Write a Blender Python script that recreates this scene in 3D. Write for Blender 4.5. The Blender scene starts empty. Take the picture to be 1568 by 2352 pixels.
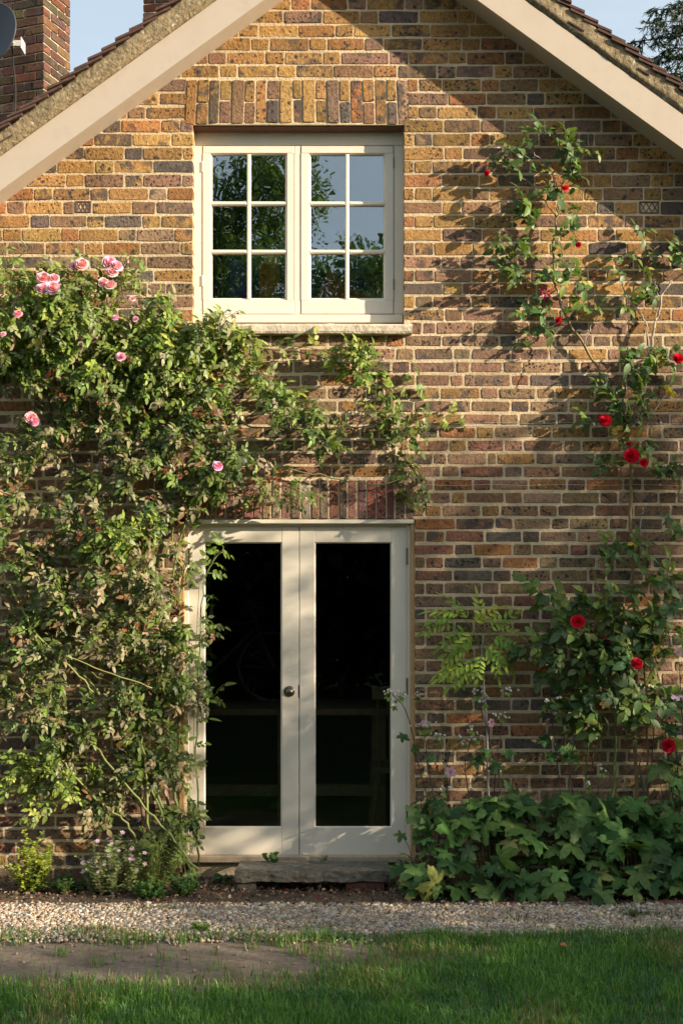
import bpy, math, random
import numpy as np
from mathutils import Vector, Matrix, noise as mnoise

random.seed(7)
rng = np.random.default_rng(7)
sc = bpy.context.scene
COL = sc.collection

# ------------------------------------------------------------------ camera, sky, sun, exposure
CAM_D, CAM_H, PX = 7.0, 1.6, 0.0025          # metres to the wall, eye height, metres per unit of the 1568 x 2352 layout grid at the wall
cam_data = bpy.data.cameras.new('camera')
cam = bpy.data.objects.new('camera', cam_data)
COL.objects.link(cam)
cam.location = (0, -CAM_D, CAM_H)
cam.rotation_euler = (math.radians(90), 0, 0)
cam_data.sensor_fit = 'VERTICAL'
cam_data.sensor_height = 36
cam_data.lens = CAM_D / (2352 * PX) * 36
cam_data.shift_y = (1375 - 1176) / 2352
cam_data.clip_end = 500
sc.camera = cam

SUN_AZ, SUN_EL = math.radians(66), math.radians(18.5)      # azimuth from the wall's normal towards +x
SUN = Vector((math.sin(SUN_AZ) * math.cos(SUN_EL), -math.cos(SUN_AZ) * math.cos(SUN_EL), math.sin(SUN_EL)))
world = bpy.data.worlds.new('World')
sc.world = world
world.use_nodes = True
wn, wl = world.node_tree.nodes, world.node_tree.links
wn.clear()
sky = wn.new('ShaderNodeTexSky')
sky.sky_type = 'NISHITA'
sky.sun_disc = False
sky.sun_elevation = SUN_EL
sky.sun_rotation = math.atan2(SUN.x, SUN.y)
sky.air_density = 1.0
sky.dust_density = 2.5
sky.ozone_density = 1.0
wtc = wn.new('ShaderNodeTexCoord')
wmap = wn.new('ShaderNodeMapping')
wmap.inputs['Scale'].default_value = (1.6, 1.6, 4.5)
wno = wn.new('ShaderNodeTexNoise')
wno.inputs['Scale'].default_value = 1.7
wno.inputs['Detail'].default_value = 6
wno.inputs['Roughness'].default_value = 0.55
wrp = wn.new('ShaderNodeMapRange')
wrp.inputs['From Min'].default_value = 0.42
wrp.inputs['From Max'].default_value = 0.75
wrp.inputs['To Min'].default_value = 0.6
wrp.inputs['To Max'].default_value = 0.95
wmx = wn.new('ShaderNodeMix')
wmx.data_type = 'RGBA'
wmx.inputs['B'].default_value = (3.0, 3.45, 3.75, 1)        # thin bright cloud
wbg = wn.new('ShaderNodeBackground')
wbg.inputs['Strength'].default_value = 0.118
wout = wn.new('ShaderNodeOutputWorld')
wl.new(wtc.outputs['Generated'], wmap.inputs['Vector'])
wl.new(wmap.outputs['Vector'], wno.inputs['Vector'])
wl.new(wno.outputs['Fac'], wrp.inputs['Value'])
wl.new(wrp.outputs['Result'], wmx.inputs['Factor'])
wl.new(sky.outputs['Color'], wmx.inputs['A'])
wl.new(wmx.outputs['Result'], wbg.inputs['Color'])
wl.new(wbg.outputs['Background'], wout.inputs['Surface'])

sun_d = bpy.data.lights.new('sun', 'SUN')
sun_d.energy = 5.0
sun_d.angle = math.radians(0.6)
sun_d.color = (1.0, 0.845, 0.645)
sun_o = bpy.data.objects.new('sun', sun_d)
COL.objects.link(sun_o)
sun_o.rotation_euler = SUN.to_track_quat('Z', 'Y').to_euler()
sun_o.location = SUN * 30

sc.view_settings.view_transform = 'Standard'
sc.view_settings.look = 'None'
sc.view_settings.exposure = 1.12
sc.view_settings.gamma = 1.0
sc.view_settings.use_curve_mapping = False
sc.render.engine = 'CYCLES'
sc.cycles.max_bounces = 8
sc.cycles.transparent_max_bounces = 8
sc.cycles.use_denoising = True
sc.cycles.sample_clamp_indirect = 6

# ------------------------------------------------------------------ layout helpers
def P(dx, dy, t=0.0):
    """a point of the layout grid (wall plane) carried to t metres in front of the wall"""
    k = PX * (CAM_D - t) / CAM_D
    return Vector(((dx - 784) * k, -t, CAM_H + (1375 - dy) * k))

def G(dx, dy):
    d = CAM_H * CAM_D / ((dy - 1375) * PX)
    return Vector(((dx - 784) * PX * d / CAM_D, -(CAM_D - d), 0.0))

def tag(o, label=None, cat=None, group=None, kind=None):
    if label: o['label'] = label
    if cat: o['category'] = cat
    if group: o['group'] = group
    if kind: o['kind'] = kind
    return o

def empty(name, loc=(0, 0, 0), parent=None):
    o = bpy.data.objects.new(name, None)
    o.empty_display_size = 0.1
    COL.objects.link(o)
    o.location = loc
    if parent: attach(o, parent)
    return o

def worldloc(o):
    v = Vector((0, 0, 0))
    while o is not None:
        v = v + o.location
        o = o.parent
    return v

def attach(o, parent):
    """child keeps its own world coordinates (parents are only ever translated)"""
    o.parent = parent
    inv = Vector((0, 0, 0))
    q = parent
    m = Matrix.Identity(4)
    chain = []
    while q is not None:
        chain.append(q)
        q = q.parent
    for q in reversed(chain):
        m = m @ q.matrix_parent_inverse @ Matrix.Translation(q.location)
    o.matrix_parent_inverse = m.inverted()

class MB:
    def __init__(s):
        s.v, s.f, s.c = [], [], []
    def add(s, verts, faces, col=None):
        n = len(s.v)
        s.v += [tuple(p) for p in verts]
        s.f += [tuple(i + n for i in f) for f in faces]
        s.c += [col or (1, 1, 1, 1)] * len(verts)
        return s
    def box(s, a, b, col=None, ch=0.0):
        x0, y0, z0 = (min(a[i], b[i]) for i in range(3))
        x1, y1, z1 = (max(a[i], b[i]) for i in range(3))
        if ch <= 0:
            v = [(x0,y0,z0),(x1,y0,z0),(x1,y1,z0),(x0,y1,z0),(x0,y0,z1),(x1,y0,z1),(x1,y1,z1),(x0,y1,z1)]
            return s.add(v, [(0,3,2,1),(4,5,6,7),(0,1,5,4),(1,2,6,5),(2,3,7,6),(3,0,4,7)], col)
        c = ch      # front (-y) edges chamfered
        v = [(x0+c,y0,z0+c),(x1-c,y0,z0+c),(x1-c,y0,z1-c),(x0+c,y0,z1-c),
             (x0,y0+c,z0),(x1,y0+c,z0),(x1,y0+c,z1),(x0,y0+c,z1),
             (x0,y1,z0),(x1,y1,z0),(x1,y1,z1),(x0,y1,z1)]
        f = [(0,1,2,3),(0,4,5,1),(1,5,6,2),(2,6,7,3),(3,7,4,0),(4,8,9,5),(5,9,10,6),(6,10,11,7),(7,11,8,4),(11,10,9,8)]
        return s.add(v, f, col)
    def prism(s, poly, y0, y1, col=None):
        """polygon in (x, z), counter-clockwise seen from the camera, pushed from y0 (front) to y1"""
        n = len(poly)
        v = [(x, y0, z) for x, z in poly] + [(x, y1, z) for x, z in poly]
        f = [tuple(range(n)), tuple(range(2*n-1, n-1, -1))]
        f += [(i, i + n, (i+1) % n + n, (i+1) % n) for i in range(n)]
        return s.add(v, f, col)
    def tube(s, pts, r, sides=6, col=None, cap=True):
        pts = [Vector(p) for p in pts]
        n = len(pts)
        if not hasattr(r, '__len__'): r = [r] * n
        verts, faces = [], []
        up = Vector((0.31, 0.2, 0.93))
        for i, p in enumerate(pts):
            d = (pts[min(i+1, n-1)] - pts[max(i-1, 0)])
            if d.length < 1e-9: d = Vector((0, 0, 1))
            d.normalize()
            a = d.cross(up)
            if a.length < 0.05: a = d.cross(Vector((1, 0, 0)))
            a.normalize()
            b = d.cross(a)
            for k in range(sides):
                th = 2 * math.pi * k / sides
                verts.append(p + (a * math.cos(th) + b * math.sin(th)) * r[i])
        for i in range(n - 1):
            for k in range(sides):
                k2 = (k + 1) % sides
                faces.append((i*sides+k, i*sides+k2, (i+1)*sides+k2, (i+1)*sides+k))
        if cap:
            faces.append(tuple(reversed(range(sides))))
            faces.append(tuple(range((n-1)*sides, n*sides)))
        return s.add(verts, faces, col)
    def lathe(s, prof, origin, axis, sides=16, col=None):
        axis = Vector(axis).normalized()
        a = axis.orthogonal().normalized()
        b = axis.cross(a)
        o = Vector(origin)
        v, f = [], []
        for r, h in prof:
            for k in range(sides):
                th = 2 * math.pi * k / sides
                v.append(o + axis * h + (a * math.cos(th) + b * math.sin(th)) * r)
        for i in range(len(prof) - 1):
            for k in range(sides):
                k2 = (k + 1) % sides
                f.append((i*sides+k, i*sides+k2, (i+1)*sides+k2, (i+1)*sides+k))
        return s.add(v, f, col)
    def mesh(s, name, mat, smooth=False, color=True):
        me = bpy.data.meshes.new(name)
        me.from_pydata(s.v, [], s.f)
        if mat: me.materials.append(mat)
        if smooth: me.polygons.foreach_set('use_smooth', [True] * len(me.polygons))
        if color:
            at = me.color_attributes.new('col', 'FLOAT_COLOR', 'POINT')
            at.data.foreach_set('color', np.array(s.c, dtype=np.float32).ravel())
        me.update()
        return me
    def build(s, name, mat, parent=None, smooth=False):
        o = bpy.data.objects.new(name, s.mesh(name, mat, smooth))
        COL.objects.link(o)
        if parent: attach(o, parent)
        return o

def np_mesh(name, V, F, C, mat, smooth=False):
    """V (n,3), F (m,3) triangles, C (n,3) colours"""
    me = bpy.data.meshes.new(name)
    V = np.ascontiguousarray(V, dtype=np.float32)
    F = np.ascontiguousarray(F, dtype=np.int32)
    me.vertices.add(len(V))
    me.vertices.foreach_set('co', V.ravel())
    me.loops.add(F.size)
    me.loops.foreach_set('vertex_index', F.ravel())
    me.polygons.add(len(F))
    me.polygons.foreach_set('loop_start', np.arange(0, F.size, 3, dtype=np.int32))
    if smooth: me.polygons.foreach_set('use_smooth', np.ones(len(F), dtype=bool))
    me.update(calc_edges=True)
    at = me.color_attributes.new('col', 'FLOAT_COLOR', 'POINT')
    C4 = np.ones((len(V), 4), dtype=np.float32)
    C4[:, :3] = C
    at.data.foreach_set('color', C4.ravel())
    me.materials.append(mat)
    return me

def scatter(tv, tf, M, O, cols):
    """template verts/tris placed with matrices M (k,3,3), offsets O (k,3), colours (k,3)"""
    k, n = len(M), len(tv)
    V = np.einsum('kij,nj->kni', M, tv) + O[:, None, :]
    F = (tf[None] + (np.arange(k) * n)[:, None, None]).reshape(-1, 3)
    C = np.repeat(cols, n, axis=0)
    return V.reshape(-1, 3), F, C

def join_np(parts):
    Vs, Fs, Cs, n = [], [], [], 0
    for V, F, C in parts:
        Vs.append(V); Fs.append(F + n); Cs.append(C); n += len(V)
    return np.concatenate(Vs), np.concatenate(Fs), np.concatenate(Cs)

def obj_from(me, name, parent=None):
    o = bpy.data.objects.new(name, me)
    COL.objects.link(o)
    if parent: attach(o, parent)
    return o

# ------------------------------------------------------------------ materials
def new_mat(name):
    m = bpy.data.materials.new(name)
    m.use_nodes = True
    nt = m.node_tree
    nt.nodes.clear()
    return m, nt.nodes, nt.links

def N(nodes, typ, **kw):
    n = nodes.new(typ)
    for k, v in kw.items():
        if k in n.inputs.keys() if hasattr(n.inputs, 'keys') else False:
            n.inputs[k].default_value = v
        else:
            setattr(n, k, v)
    return n

def tex_noise(nodes, links, vec, scale, detail=4, rough=0.55, dist=0.0):
    n = nodes.new('ShaderNodeTexNoise')
    n.inputs['Scale'].default_value = scale
    n.inputs['Detail'].default_value = detail
    n.inputs['Roughness'].default_value = rough
    n.inputs['Distortion'].default_value = dist
    if vec is not None: links.new(vec, n.inputs['Vector'])
    return n

def maprange(nodes, links, src, a, b, c=0.0, d=1.0):
    m = nodes.new('ShaderNodeMapRange')
    m.inputs['From Min'].default_value = a
    m.inputs['From Max'].default_value = b
    m.inputs['To Min'].default_value = c
    m.inputs['To Max'].default_value = d
    links.new(src, m.inputs['Value'])
    return m

def mix(nodes, links, fac, a, b, blend='MIX'):
    m = nodes.new('ShaderNodeMix')
    m.data_type = 'RGBA'
    m.blend_type = blend
    for sock, val in (('Factor', fac), ('A', a), ('B', b)):
        if isinstance(val, bpy.types.NodeSocket): links.new(val, m.inputs[sock])
        elif sock == 'Factor': m.inputs[sock].default_value = val
        else: m.inputs[sock].default_value = (*val[:3], 1)
    return m

def finish(nodes, links, color, rough=0.8, bump=None, bstr=0.3, bdist=0.005, spec=0.3, metal=0.0):
    b = nodes.new('ShaderNodeBsdfPrincipled')
    if isinstance(color, bpy.types.NodeSocket): links.new(color, b.inputs['Base Color'])
    else: b.inputs['Base Color'].default_value = (*color[:3], 1)
    if isinstance(rough, bpy.types.NodeSocket): links.new(rough, b.inputs['Roughness'])
    else: b.inputs['Roughness'].default_value = rough
    b.inputs['Specular IOR Level'].default_value = spec
    b.inputs['Metallic'].default_value = metal
    if bump is not None:
        bp = nodes.new('ShaderNodeBump')
        bp.inputs['Strength'].default_value = bstr
        bp.inputs['Distance'].default_value = bdist
        links.new(bump, bp.inputs['Height'])
        links.new(bp.outputs['Normal'], b.inputs['Normal'])
    o = nodes.new('ShaderNodeOutputMaterial')
    links.new(b.outputs['BSDF'], o.inputs['Surface'])
    return b

def math_node(nodes, links, op, a, b):
    m = nodes.new('ShaderNodeMath')
    m.operation = op
    for i, v in enumerate((a, b)):
        if isinstance(v, bpy.types.NodeSocket): links.new(v, m.inputs[i])
        else: m.inputs[i].default_value = v
    return m

def brick_material():
    m, n, l = new_mat('stock_brick')
    at = n.new('ShaderNodeAttribute'); at.attribute_name = 'col'        # rgb = clay colour
    ap = n.new('ShaderNodeAttribute'); ap.attribute_name = 'par'        # r = seed, g = burnt spots, b = flame
    geo = n.new('ShaderNodeNewGeometry')
    sp = n.new('ShaderNodeSeparateColor'); l.new(ap.outputs['Color'], sp.inputs['Color'])
    off = n.new('ShaderNodeVectorMath'); off.operation = 'MULTIPLY_ADD'
    cmb = n.new('ShaderNodeCombineXYZ')
    for i in range(3): l.new(sp.outputs['Red'], cmb.inputs[i])
    l.new(cmb.outputs[0], off.inputs[0]); off.inputs[1].default_value = (37.0, 11.0, 23.0)
    l.new(geo.outputs['Position'], off.inputs[2])
    vec = off.outputs[0]
    big = tex_noise(n, l, vec, 16, 5, 0.6)
    fine = tex_noise(n, l, vec, 190, 4, 0.65)
    midn = tex_noise(n, l, vec, 55, 4, 0.6)
    # mottling of the clay
    v1 = maprange(n, l, midn.outputs['Fac'], 0.3, 0.7, 0.68, 1.26)
    c1 = mix(n, l, 1.0, at.outputs['Color'], (1, 1, 1), 'MULTIPLY')
    l.new(v1.outputs['Result'], c1.inputs['B'])
    v2 = maprange(n, l, fine.outputs['Fac'], 0.3, 0.7, 0.7, 1.28)
    c2 = mix(n, l, 1.0, c1.outputs['Result'], (1, 1, 1), 'MULTIPLY')
    l.new(v2.outputs['Result'], c2.inputs['B'])
    # blue-black flame: threshold slides with the brick's own flame value
    th = maprange(n, l, sp.outputs['Blue'], 0, 1, 0.74, 0.36)
    fl = math_node(n, l, 'SUBTRACT', big.outputs['Fac'], th.outputs['Result'])
    fl2 = maprange(n, l, fl.outputs[0], -0.03, 0.09, 0, 0.85)
    c3 = mix(n, l, fl2.outputs['Result'], c2.outputs['Result'], (0.095, 0.078, 0.07))
    # small dark burnt specks and pits
    vo = n.new('ShaderNodeTexVoronoi'); vo.inputs['Scale'].default_value = 46
    l.new(vec, vo.inputs['Vector'])
    wob = math_node(n, l, 'MULTIPLY', midn.outputs['Fac'], 0.55)
    dist = math_node(n, l, 'ADD', vo.outputs['Distance'], wob.outputs[0])
    vth = maprange(n, l, sp.outputs['Green'], 0, 1, 0.28, 0.66)
    df = math_node(n, l, 'SUBTRACT', vth.outputs['Result'], dist.outputs[0])
    spot = maprange(n, l, df.outputs[0], -0.03, 0.05, 0, 0.85)
    c4 = mix(n, l, spot.outputs['Result'], c3.outputs['Result'], (0.045, 0.036, 0.032))
    vb = n.new('ShaderNodeTexVoronoi'); vb.inputs['Scale'].default_value = 21
    l.new(vec, vb.inputs['Vector'])
    wob2 = math_node(n, l, 'MULTIPLY', midn.outputs['Fac'], 0.5)
    d2 = math_node(n, l, 'ADD', vb.outputs['Distance'], wob2.outputs[0])
    cs = n.new('ShaderNodeSeparateColor'); l.new(vb.outputs['Color'], cs.inputs['Color'])
    rare = maprange(n, l, cs.outputs['Red'], 0.55, 0.56, 0, 1)
    blot = maprange(n, l, d2.outputs[0], 0.42, 0.52, 0.88, 0)
    bm = math_node(n, l, 'MULTIPLY', rare.outputs['Result'], blot.outputs['Result'])
    c4 = mix(n, l, bm.outputs[0], c4.outputs['Result'], (0.05, 0.043, 0.042))
    # lime bloom smears
    lime = tex_noise(n, l, geo.outputs['Position'], 9, 6, 0.7)
    lm = maprange(n, l, lime.outputs['Fac'], 0.6, 0.85, 0, 0.22)
    c5 = mix(n, l, lm.outputs['Result'], c4.outputs['Result'], (0.45, 0.38, 0.29))
    wst = tex_noise(n, l, geo.outputs['Position'], 2.2, 5, 0.6, 0.4)
    ws = maprange(n, l, wst.outputs['Fac'], 0.35, 0.65, 0.70, 1.06)
    c5 = mix(n, l, 1.0, c5.outputs['Result'], (1, 1, 1), 'MULTIPLY'); l.new(ws.outputs['Result'], c5.inputs['B'])
    h1 = math_node(n, l, 'MULTIPLY', fine.outputs['Fac'], 0.5)
    h2 = math_node(n, l, 'ADD', h1.outputs[0], midn.outputs['Fac'])
    h3 = math_node(n, l, 'MULTIPLY', spot.outputs['Result'], -0.5)
    h4 = math_node(n, l, 'ADD', h2.outputs[0], h3.outputs[0])
    finish(n, l, c5.outputs['Result'], 0.9, h4.outputs[0], 0.9, 0.008, 0.2)
    return m

def simple_mat(name, ca, cb, scale=20, rough=0.8, bstr=0.3, bdist=0.004, spec=0.3, detail=5, cc=None, cscale=4, clo=0.55, chi=0.7, metal=0.0, use_col=False):
    m, n, l = new_mat(name)
    geo = n.new('ShaderNodeNewGeometry')
    a = tex_noise(n, l, geo.outputs['Position'], scale, detail, 0.62)
    r = maprange(n, l, a.outputs['Fac'], 0.32, 0.68)
    c = mix(n, l, r.outputs['Result'], ca, cb).outputs['Result']
    if cc is not None:
        b = tex_noise(n, l, geo.outputs['Position'], cscale, 6, 0.65)
        r2 = maprange(n, l, b.outputs['Fac'], clo, chi)
        c = mix(n, l, r2.outputs['Result'], c, cc).outputs['Result']
    if use_col:
        at = n.new('ShaderNodeAttribute'); at.attribute_name = 'col'
        c = mix(n, l, 1.0, c, at.outputs['Color'], 'MULTIPLY').outputs['Result']
    finish(n, l, c, rough, a.outputs['Fac'], bstr, bdist, spec, metal)
    return m

def leaf_material(name, rough=0.42, spec=0.5, trans=0.3, vein=True):
    m, n, l = new_mat(name)
    at = n.new('ShaderNodeAttribute'); at.attribute_name = 'col'
    oi = n.new('ShaderNodeObjectInfo')
    c = mix(n, l, 1.0, at.outputs['Color'], oi.outputs['Color'], 'MULTIPLY').outputs['Result']
    geo = n.new('ShaderNodeNewGeometry')
    nz = tex_noise(n, l, geo.outputs['Position'], 45, 3, 0.6)
    v = maprange(n, l, nz.outputs['Fac'], 0.3, 0.7, 0.75, 1.25)
    c2 = mix(n, l, 1.0, c, (1, 1, 1), 'MULTIPLY'); l.new(v.outputs['Result'], c2.inputs['B'])
    b = n.new('ShaderNodeBsdfPrincipled')
    l.new(c2.outputs['Result'], b.inputs['Base Color'])
    b.inputs['Roughness'].default_value = rough
    b.inputs['Specular IOR Level'].default_value = spec
    bp = n.new('ShaderNodeBump'); bp.inputs['Strength'].default_value = 0.25; bp.inputs['Distance'].default_value = 0.003
    l.new(nz.outputs['Fac'], bp.inputs['Height']); l.new(bp.outputs['Normal'], b.inputs['Normal'])
    t = n.new('ShaderNodeBsdfTranslucent')
    tc = mix(n, l, 1.0, c2.outputs['Result'], (1.3, 1.5, 0.5), 'MULTIPLY')
    l.new(tc.outputs['Result'], t.inputs['Color'])
    ms = n.new('ShaderNodeMixShader'); ms.inputs[0].default_value = trans
    l.new(b.outputs['BSDF'], ms.inputs[1]); l.new(t.outputs['BSDF'], ms.inputs[2])
    o = n.new('ShaderNodeOutputMaterial'); l.new(ms.outputs[0], o.inputs['Surface'])
    return m

def glass_material(name, refl, wav=0.02, ior=1.5):
    m, n, l = new_mat(name)
    geo = n.new('ShaderNodeNewGeometry')
    nz = tex_noise(n, l, geo.outputs['Position'], 5.0, 2, 0.5)
    bp = n.new('ShaderNodeBump'); bp.inputs['Strength'].default_value = wav; bp.inputs['Distance'].default_value = 0.02
    l.new(nz.outputs['Fac'], bp.inputs['Height'])
    g = n.new('ShaderNodeBsdfGlossy'); g.inputs['Roughness'].default_value = 0.0
    g.inputs['Color'].default_value = (0.92, 0.96, 1.0, 1)
    l.new(bp.outputs['Normal'], g.inputs['Normal'])
    t = n.new('ShaderNodeBsdfTransparent'); t.inputs['Color'].default_value = (0.86, 0.9, 0.88, 1)
    fr = n.new('ShaderNodeFresnel'); fr.inputs['IOR'].default_value = ior
    ad = math_node(n, l, 'ADD', fr.outputs[0], refl); ad.use_clamp = True
    ms = n.new('ShaderNodeMixShader'); l.new(ad.outputs[0], ms.inputs[0])
    l.new(t.outputs[0], ms.inputs[1]); l.new(g.outputs[0], ms.inputs[2])
    o = n.new('ShaderNodeOutputMaterial'); l.new(ms.outputs[0], o.inputs['Surface'])
    return m

M = {}
M['brick'] = brick_material()
M['mortar'] = simple_mat('lime_mortar', (0.50, 0.39, 0.24), (0.67, 0.54, 0.36), 60, 0.95, 0.9, 0.007, 0.1, cc=(0.34, 0.265, 0.17), cscale=3, clo=0.42, chi=0.75)
M['paint'] = simple_mat('cream_paint', (0.69, 0.62, 0.51), (0.73, 0.66, 0.55), 6, 0.38, 0.10, 0.002, 0.4, cc=(0.63, 0.56, 0.45), cscale=14, clo=0.62, chi=0.85)
M['barge'] = simple_mat('stone_paint', (0.44, 0.37, 0.295), (0.48, 0.41, 0.33), 7, 0.42, 0.15, 0.003, 0.4, cc=(0.37, 0.30, 0.235), cscale=7, clo=0.52, chi=0.85)
M['oak'] = simple_mat('bare_timber', (0.42, 0.24, 0.10), (0.55, 0.34, 0.16), 30, 0.65, 0.25, 0.002, 0.3)
M['threshold'] = simple_mat('weathered_timber', (0.36, 0.27, 0.18), (0.47, 0.37, 0.26), 25, 0.7, 0.3, 0.002, 0.3)
M['stone'] = simple_mat('weathered_stone', (0.085, 0.075, 0.06), (0.19, 0.17, 0.135), 32, 0.92, 0.9, 0.012, 0.2, cc=(0.33, 0.31, 0.27), cscale=14, clo=0.60, chi=0.72)
M['sill'] = simple_mat('rough_sill_stone', (0.46, 0.39, 0.29), (0.66, 0.58, 0.46), 60, 0.92, 0.9, 0.008, 0.2, cc=(0.30, 0.20, 0.13), cscale=13, clo=0.58, chi=0.68)
M['verge'] = simple_mat('lichened_verge_mortar', (0.15, 0.115, 0.068), (0.32, 0.25, 0.15), 36, 0.95, 1.0, 0.014, 0.15, cc=(0.46, 0.43, 0.35), cscale=30, clo=0.61, chi=0.66)
M['tile'] = simple_mat('clay_tile', (0.06, 0.035, 0.028), (0.125, 0.068, 0.052), 30, 0.85, 0.5, 0.004, 0.2, cc=(0.06, 0.045, 0.035), cscale=9, clo=0.52, chi=0.68)
M['metal_dark'] = simple_mat('bronze_metal', (0.10, 0.085, 0.07), (0.16, 0.14, 0.12), 40, 0.32, 0.1, 0.001, 0.5, metal=0.9)
M['brass'] = simple_mat('dull_brass', (0.30, 0.22, 0.12), (0.20, 0.15, 0.09), 60, 0.45, 0.1, 0.001, 0.5, metal=0.8)
M['dish'] = simple_mat('grey_dish_paint', (0.035, 0.038, 0.045), (0.05, 0.055, 0.065), 300, 0.5, 0.3, 0.001, 0.4)
M['galv'] = simple_mat('galvanised_steel', (0.45, 0.43, 0.40), (0.62, 0.60, 0.56), 40, 0.5, 0.1, 0.001, 0.5, metal=0.2)
M['cable'] = simple_mat('black_cable', (0.02, 0.02, 0.02), (0.03, 0.03, 0.03), 20, 0.6, 0.0)
M['vent_clay'] = simple_mat('terracotta_vent', (0.10, 0.055, 0.045), (0.16, 0.085, 0.065), 50, 0.9, 0.4)
M['black'] = simple_mat('dark_void', (0.01, 0.009, 0.008), (0.014, 0.012, 0.011), 10, 0.95, 0.0)
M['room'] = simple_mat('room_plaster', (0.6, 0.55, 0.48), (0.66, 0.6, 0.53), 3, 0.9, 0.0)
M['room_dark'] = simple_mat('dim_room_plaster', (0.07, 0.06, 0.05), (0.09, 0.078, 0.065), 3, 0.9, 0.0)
M['wood_dark'] = simple_mat('brown_furniture_wood', (0.20, 0.12, 0.07), (0.28, 0.18, 0.11), 20, 0.5, 0.1)
M['dimmed_enamel'] = simple_mat('dimmed_enamel', (0.11, 0.11, 0.11), (0.14, 0.14, 0.14), 20, 0.4, 0.0)  # white bicycle enamel; the room's dimness is put into this dark grey
M['glass_up'] = glass_material('window_glass', 0.2, 0.035)
M['glass_door'] = glass_material('door_glass', 0.0, 0.02, 1.36)
M['leaf'] = leaf_material('rose_leaf', 0.45, 0.33, 0.32)
M['leaf_soft'] = leaf_material('soft_leaf', 0.58, 0.22, 0.25)
M['grass'] = leaf_material('grass_blade', 0.5, 0.35, 0.35)
M['petal'] = leaf_material('petal', 0.6, 0.2, 0.3)
M['bark'] = simple_mat('bark', (0.10, 0.075, 0.05), (0.17, 0.13, 0.09), 40, 0.9, 0.6, 0.01, 0.2)
M['cane'] = simple_mat('rose_cane', (0.9, 0.9, 0.9), (1.0, 1.0, 1.0), 50, 0.55, 0.3, 0.002, 0.3, use_col=True)
M['gravel'] = simple_mat('flint_gravel', (0.8, 0.8, 0.8), (1.1, 1.1, 1.1), 120, 0.75, 0.2, 0.002, 0.3, use_col=True)
M['gravel_base'] = simple_mat('gravel_bed', (0.16, 0.12, 0.085), (0.32, 0.25, 0.18), 120, 0.95, 0.8, 0.006, 0.1)
M['soil'] = simple_mat('dark_soil', (0.085, 0.062, 0.044), (0.16, 0.12, 0.085), 60, 0.97, 0.9, 0.01, 0.1, cc=(0.13, 0.10, 0.075), cscale=18, clo=0.55, chi=0.75)
M['dirt'] = simple_mat('trodden_earth', (0.17, 0.13, 0.097), (0.25, 0.195, 0.15), 45, 0.95, 0.7, 0.008, 0.1, cc=(0.10, 0.085, 0.045), cscale=6, clo=0.52, chi=0.72)
M['litter'] = simple_mat('leaf_litter', (0.8, 0.8, 0.8), (1.1, 1.1, 1.1), 50, 0.85, 0.2, 0.002, 0.2, use_col=True)
M['turf'] = simple_mat('distant_turf', (0.03, 0.05, 0.014), (0.045, 0.075, 0.02), 8, 0.9, 0.5, 0.01, 0.1)
M['needle'] = leaf_material('conifer_needle', 0.6, 0.2, 0.1)

# ------------------------------------------------------------------ ground sheets
def sheet(name, x0, x1, y0, y1, z, mat, amp=0.0, step=0.12):
    nx, ny = max(2, int((x1-x0)/step)), max(2, int((y1-y0)/step))
    if amp == 0: nx = ny = 1
    v = []
    for j in range(ny+1):
        for i in range(nx+1):
            x, y = x0+(x1-x0)*i/nx, y0+(y1-y0)*j/ny
            v.append((x, y, z + (amp*mnoise.noise(Vector((x*2.1, y*2.1, 3.3))) if amp else 0)))
    f = [(j*(nx+1)+i, j*(nx+1)+i+1, (j+1)*(nx+1)+i+1, (j+1)*(nx+1)+i) for j in range(ny) for i in range(nx)]
    mb = MB(); mb.add(v, f)
    o = mb.build(name, mat, None, True)
    o['kind'] = 'structure'
    return o

sheet('ground', -60, 60, -60, 60, -0.03, M['turf'])
sheet('trodden_path', -4.2, 4.2, -3.1, -0.55, -0.014, M['dirt'], 0.008, 0.1)
sheet('flower_bed', -4.2, 4.2, -0.62, 0.1, 0.0, M['soil'], 0.014, 0.06)
sheet('gravel_path', -4.2, 4.2, -1.21, -0.6, -0.009, M['gravel_base'], 0.004, 0.1)

# ------------------------------------------------------------------ the house
APX, APZ, PITCH = 0.162, 5.359, 0.724          # where the lower edges of the two barge boards meet; slope of the roof
XL, XR = -2.74, 3.06
def under(x):                                   # lower edge of the barge boards
    return APZ - PITCH * abs(x - APX)

house = empty('brick_house', (0.16, 0.0, 0.0))
tag(house, 'old yellow and brown brick cottage gable with cream window and glazed double doors', 'house')

WX0, WX1 = P(443, 0).x, P(928, 0).x
WZ0, WZ1 = P(0, 747).z, P(0, 286).z
DX0, DX1 = P(413, 0).x, P(953, 0).x
DZ1 = P(0, 1191).z
MY = 0.0016                                      # mortar face lies this far behind the brick faces

wall = MB()
zz = 0.1
def slope_x(z, side):
    return APX + side * (APZ + zz - z) / PITCH
wall.prism([(XL, -0.1), (DX0, -0.1), (DX0, DZ1), (XL, DZ1)], MY, 0.25)
wall.prism([(DX1, -0.1), (XR, -0.1), (XR, DZ1), (DX1, DZ1)], MY, 0.25)
wall.prism([(DX0, -0.1), (DX1, -0.1), (DX1, P(0, 1984).z), (DX0, P(0, 1984).z)], 0.04, 0.25)
wall.prism([(XL, DZ1), (XR, DZ1), (XR, WZ0), (XL, WZ0)], MY, 0.25)
wall.prism([(XL, WZ0), (WX0, WZ0), (WX0, WZ1), (slope_x(WZ1, -1), WZ1), (XL, under(XL)+zz)], MY, 0.25)
wall.prism([(WX1, WZ0), (XR, WZ0), (XR, under(XR)+zz), (slope_x(WZ1, 1), WZ1), (WX1, WZ1)], MY, 0.25)
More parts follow.
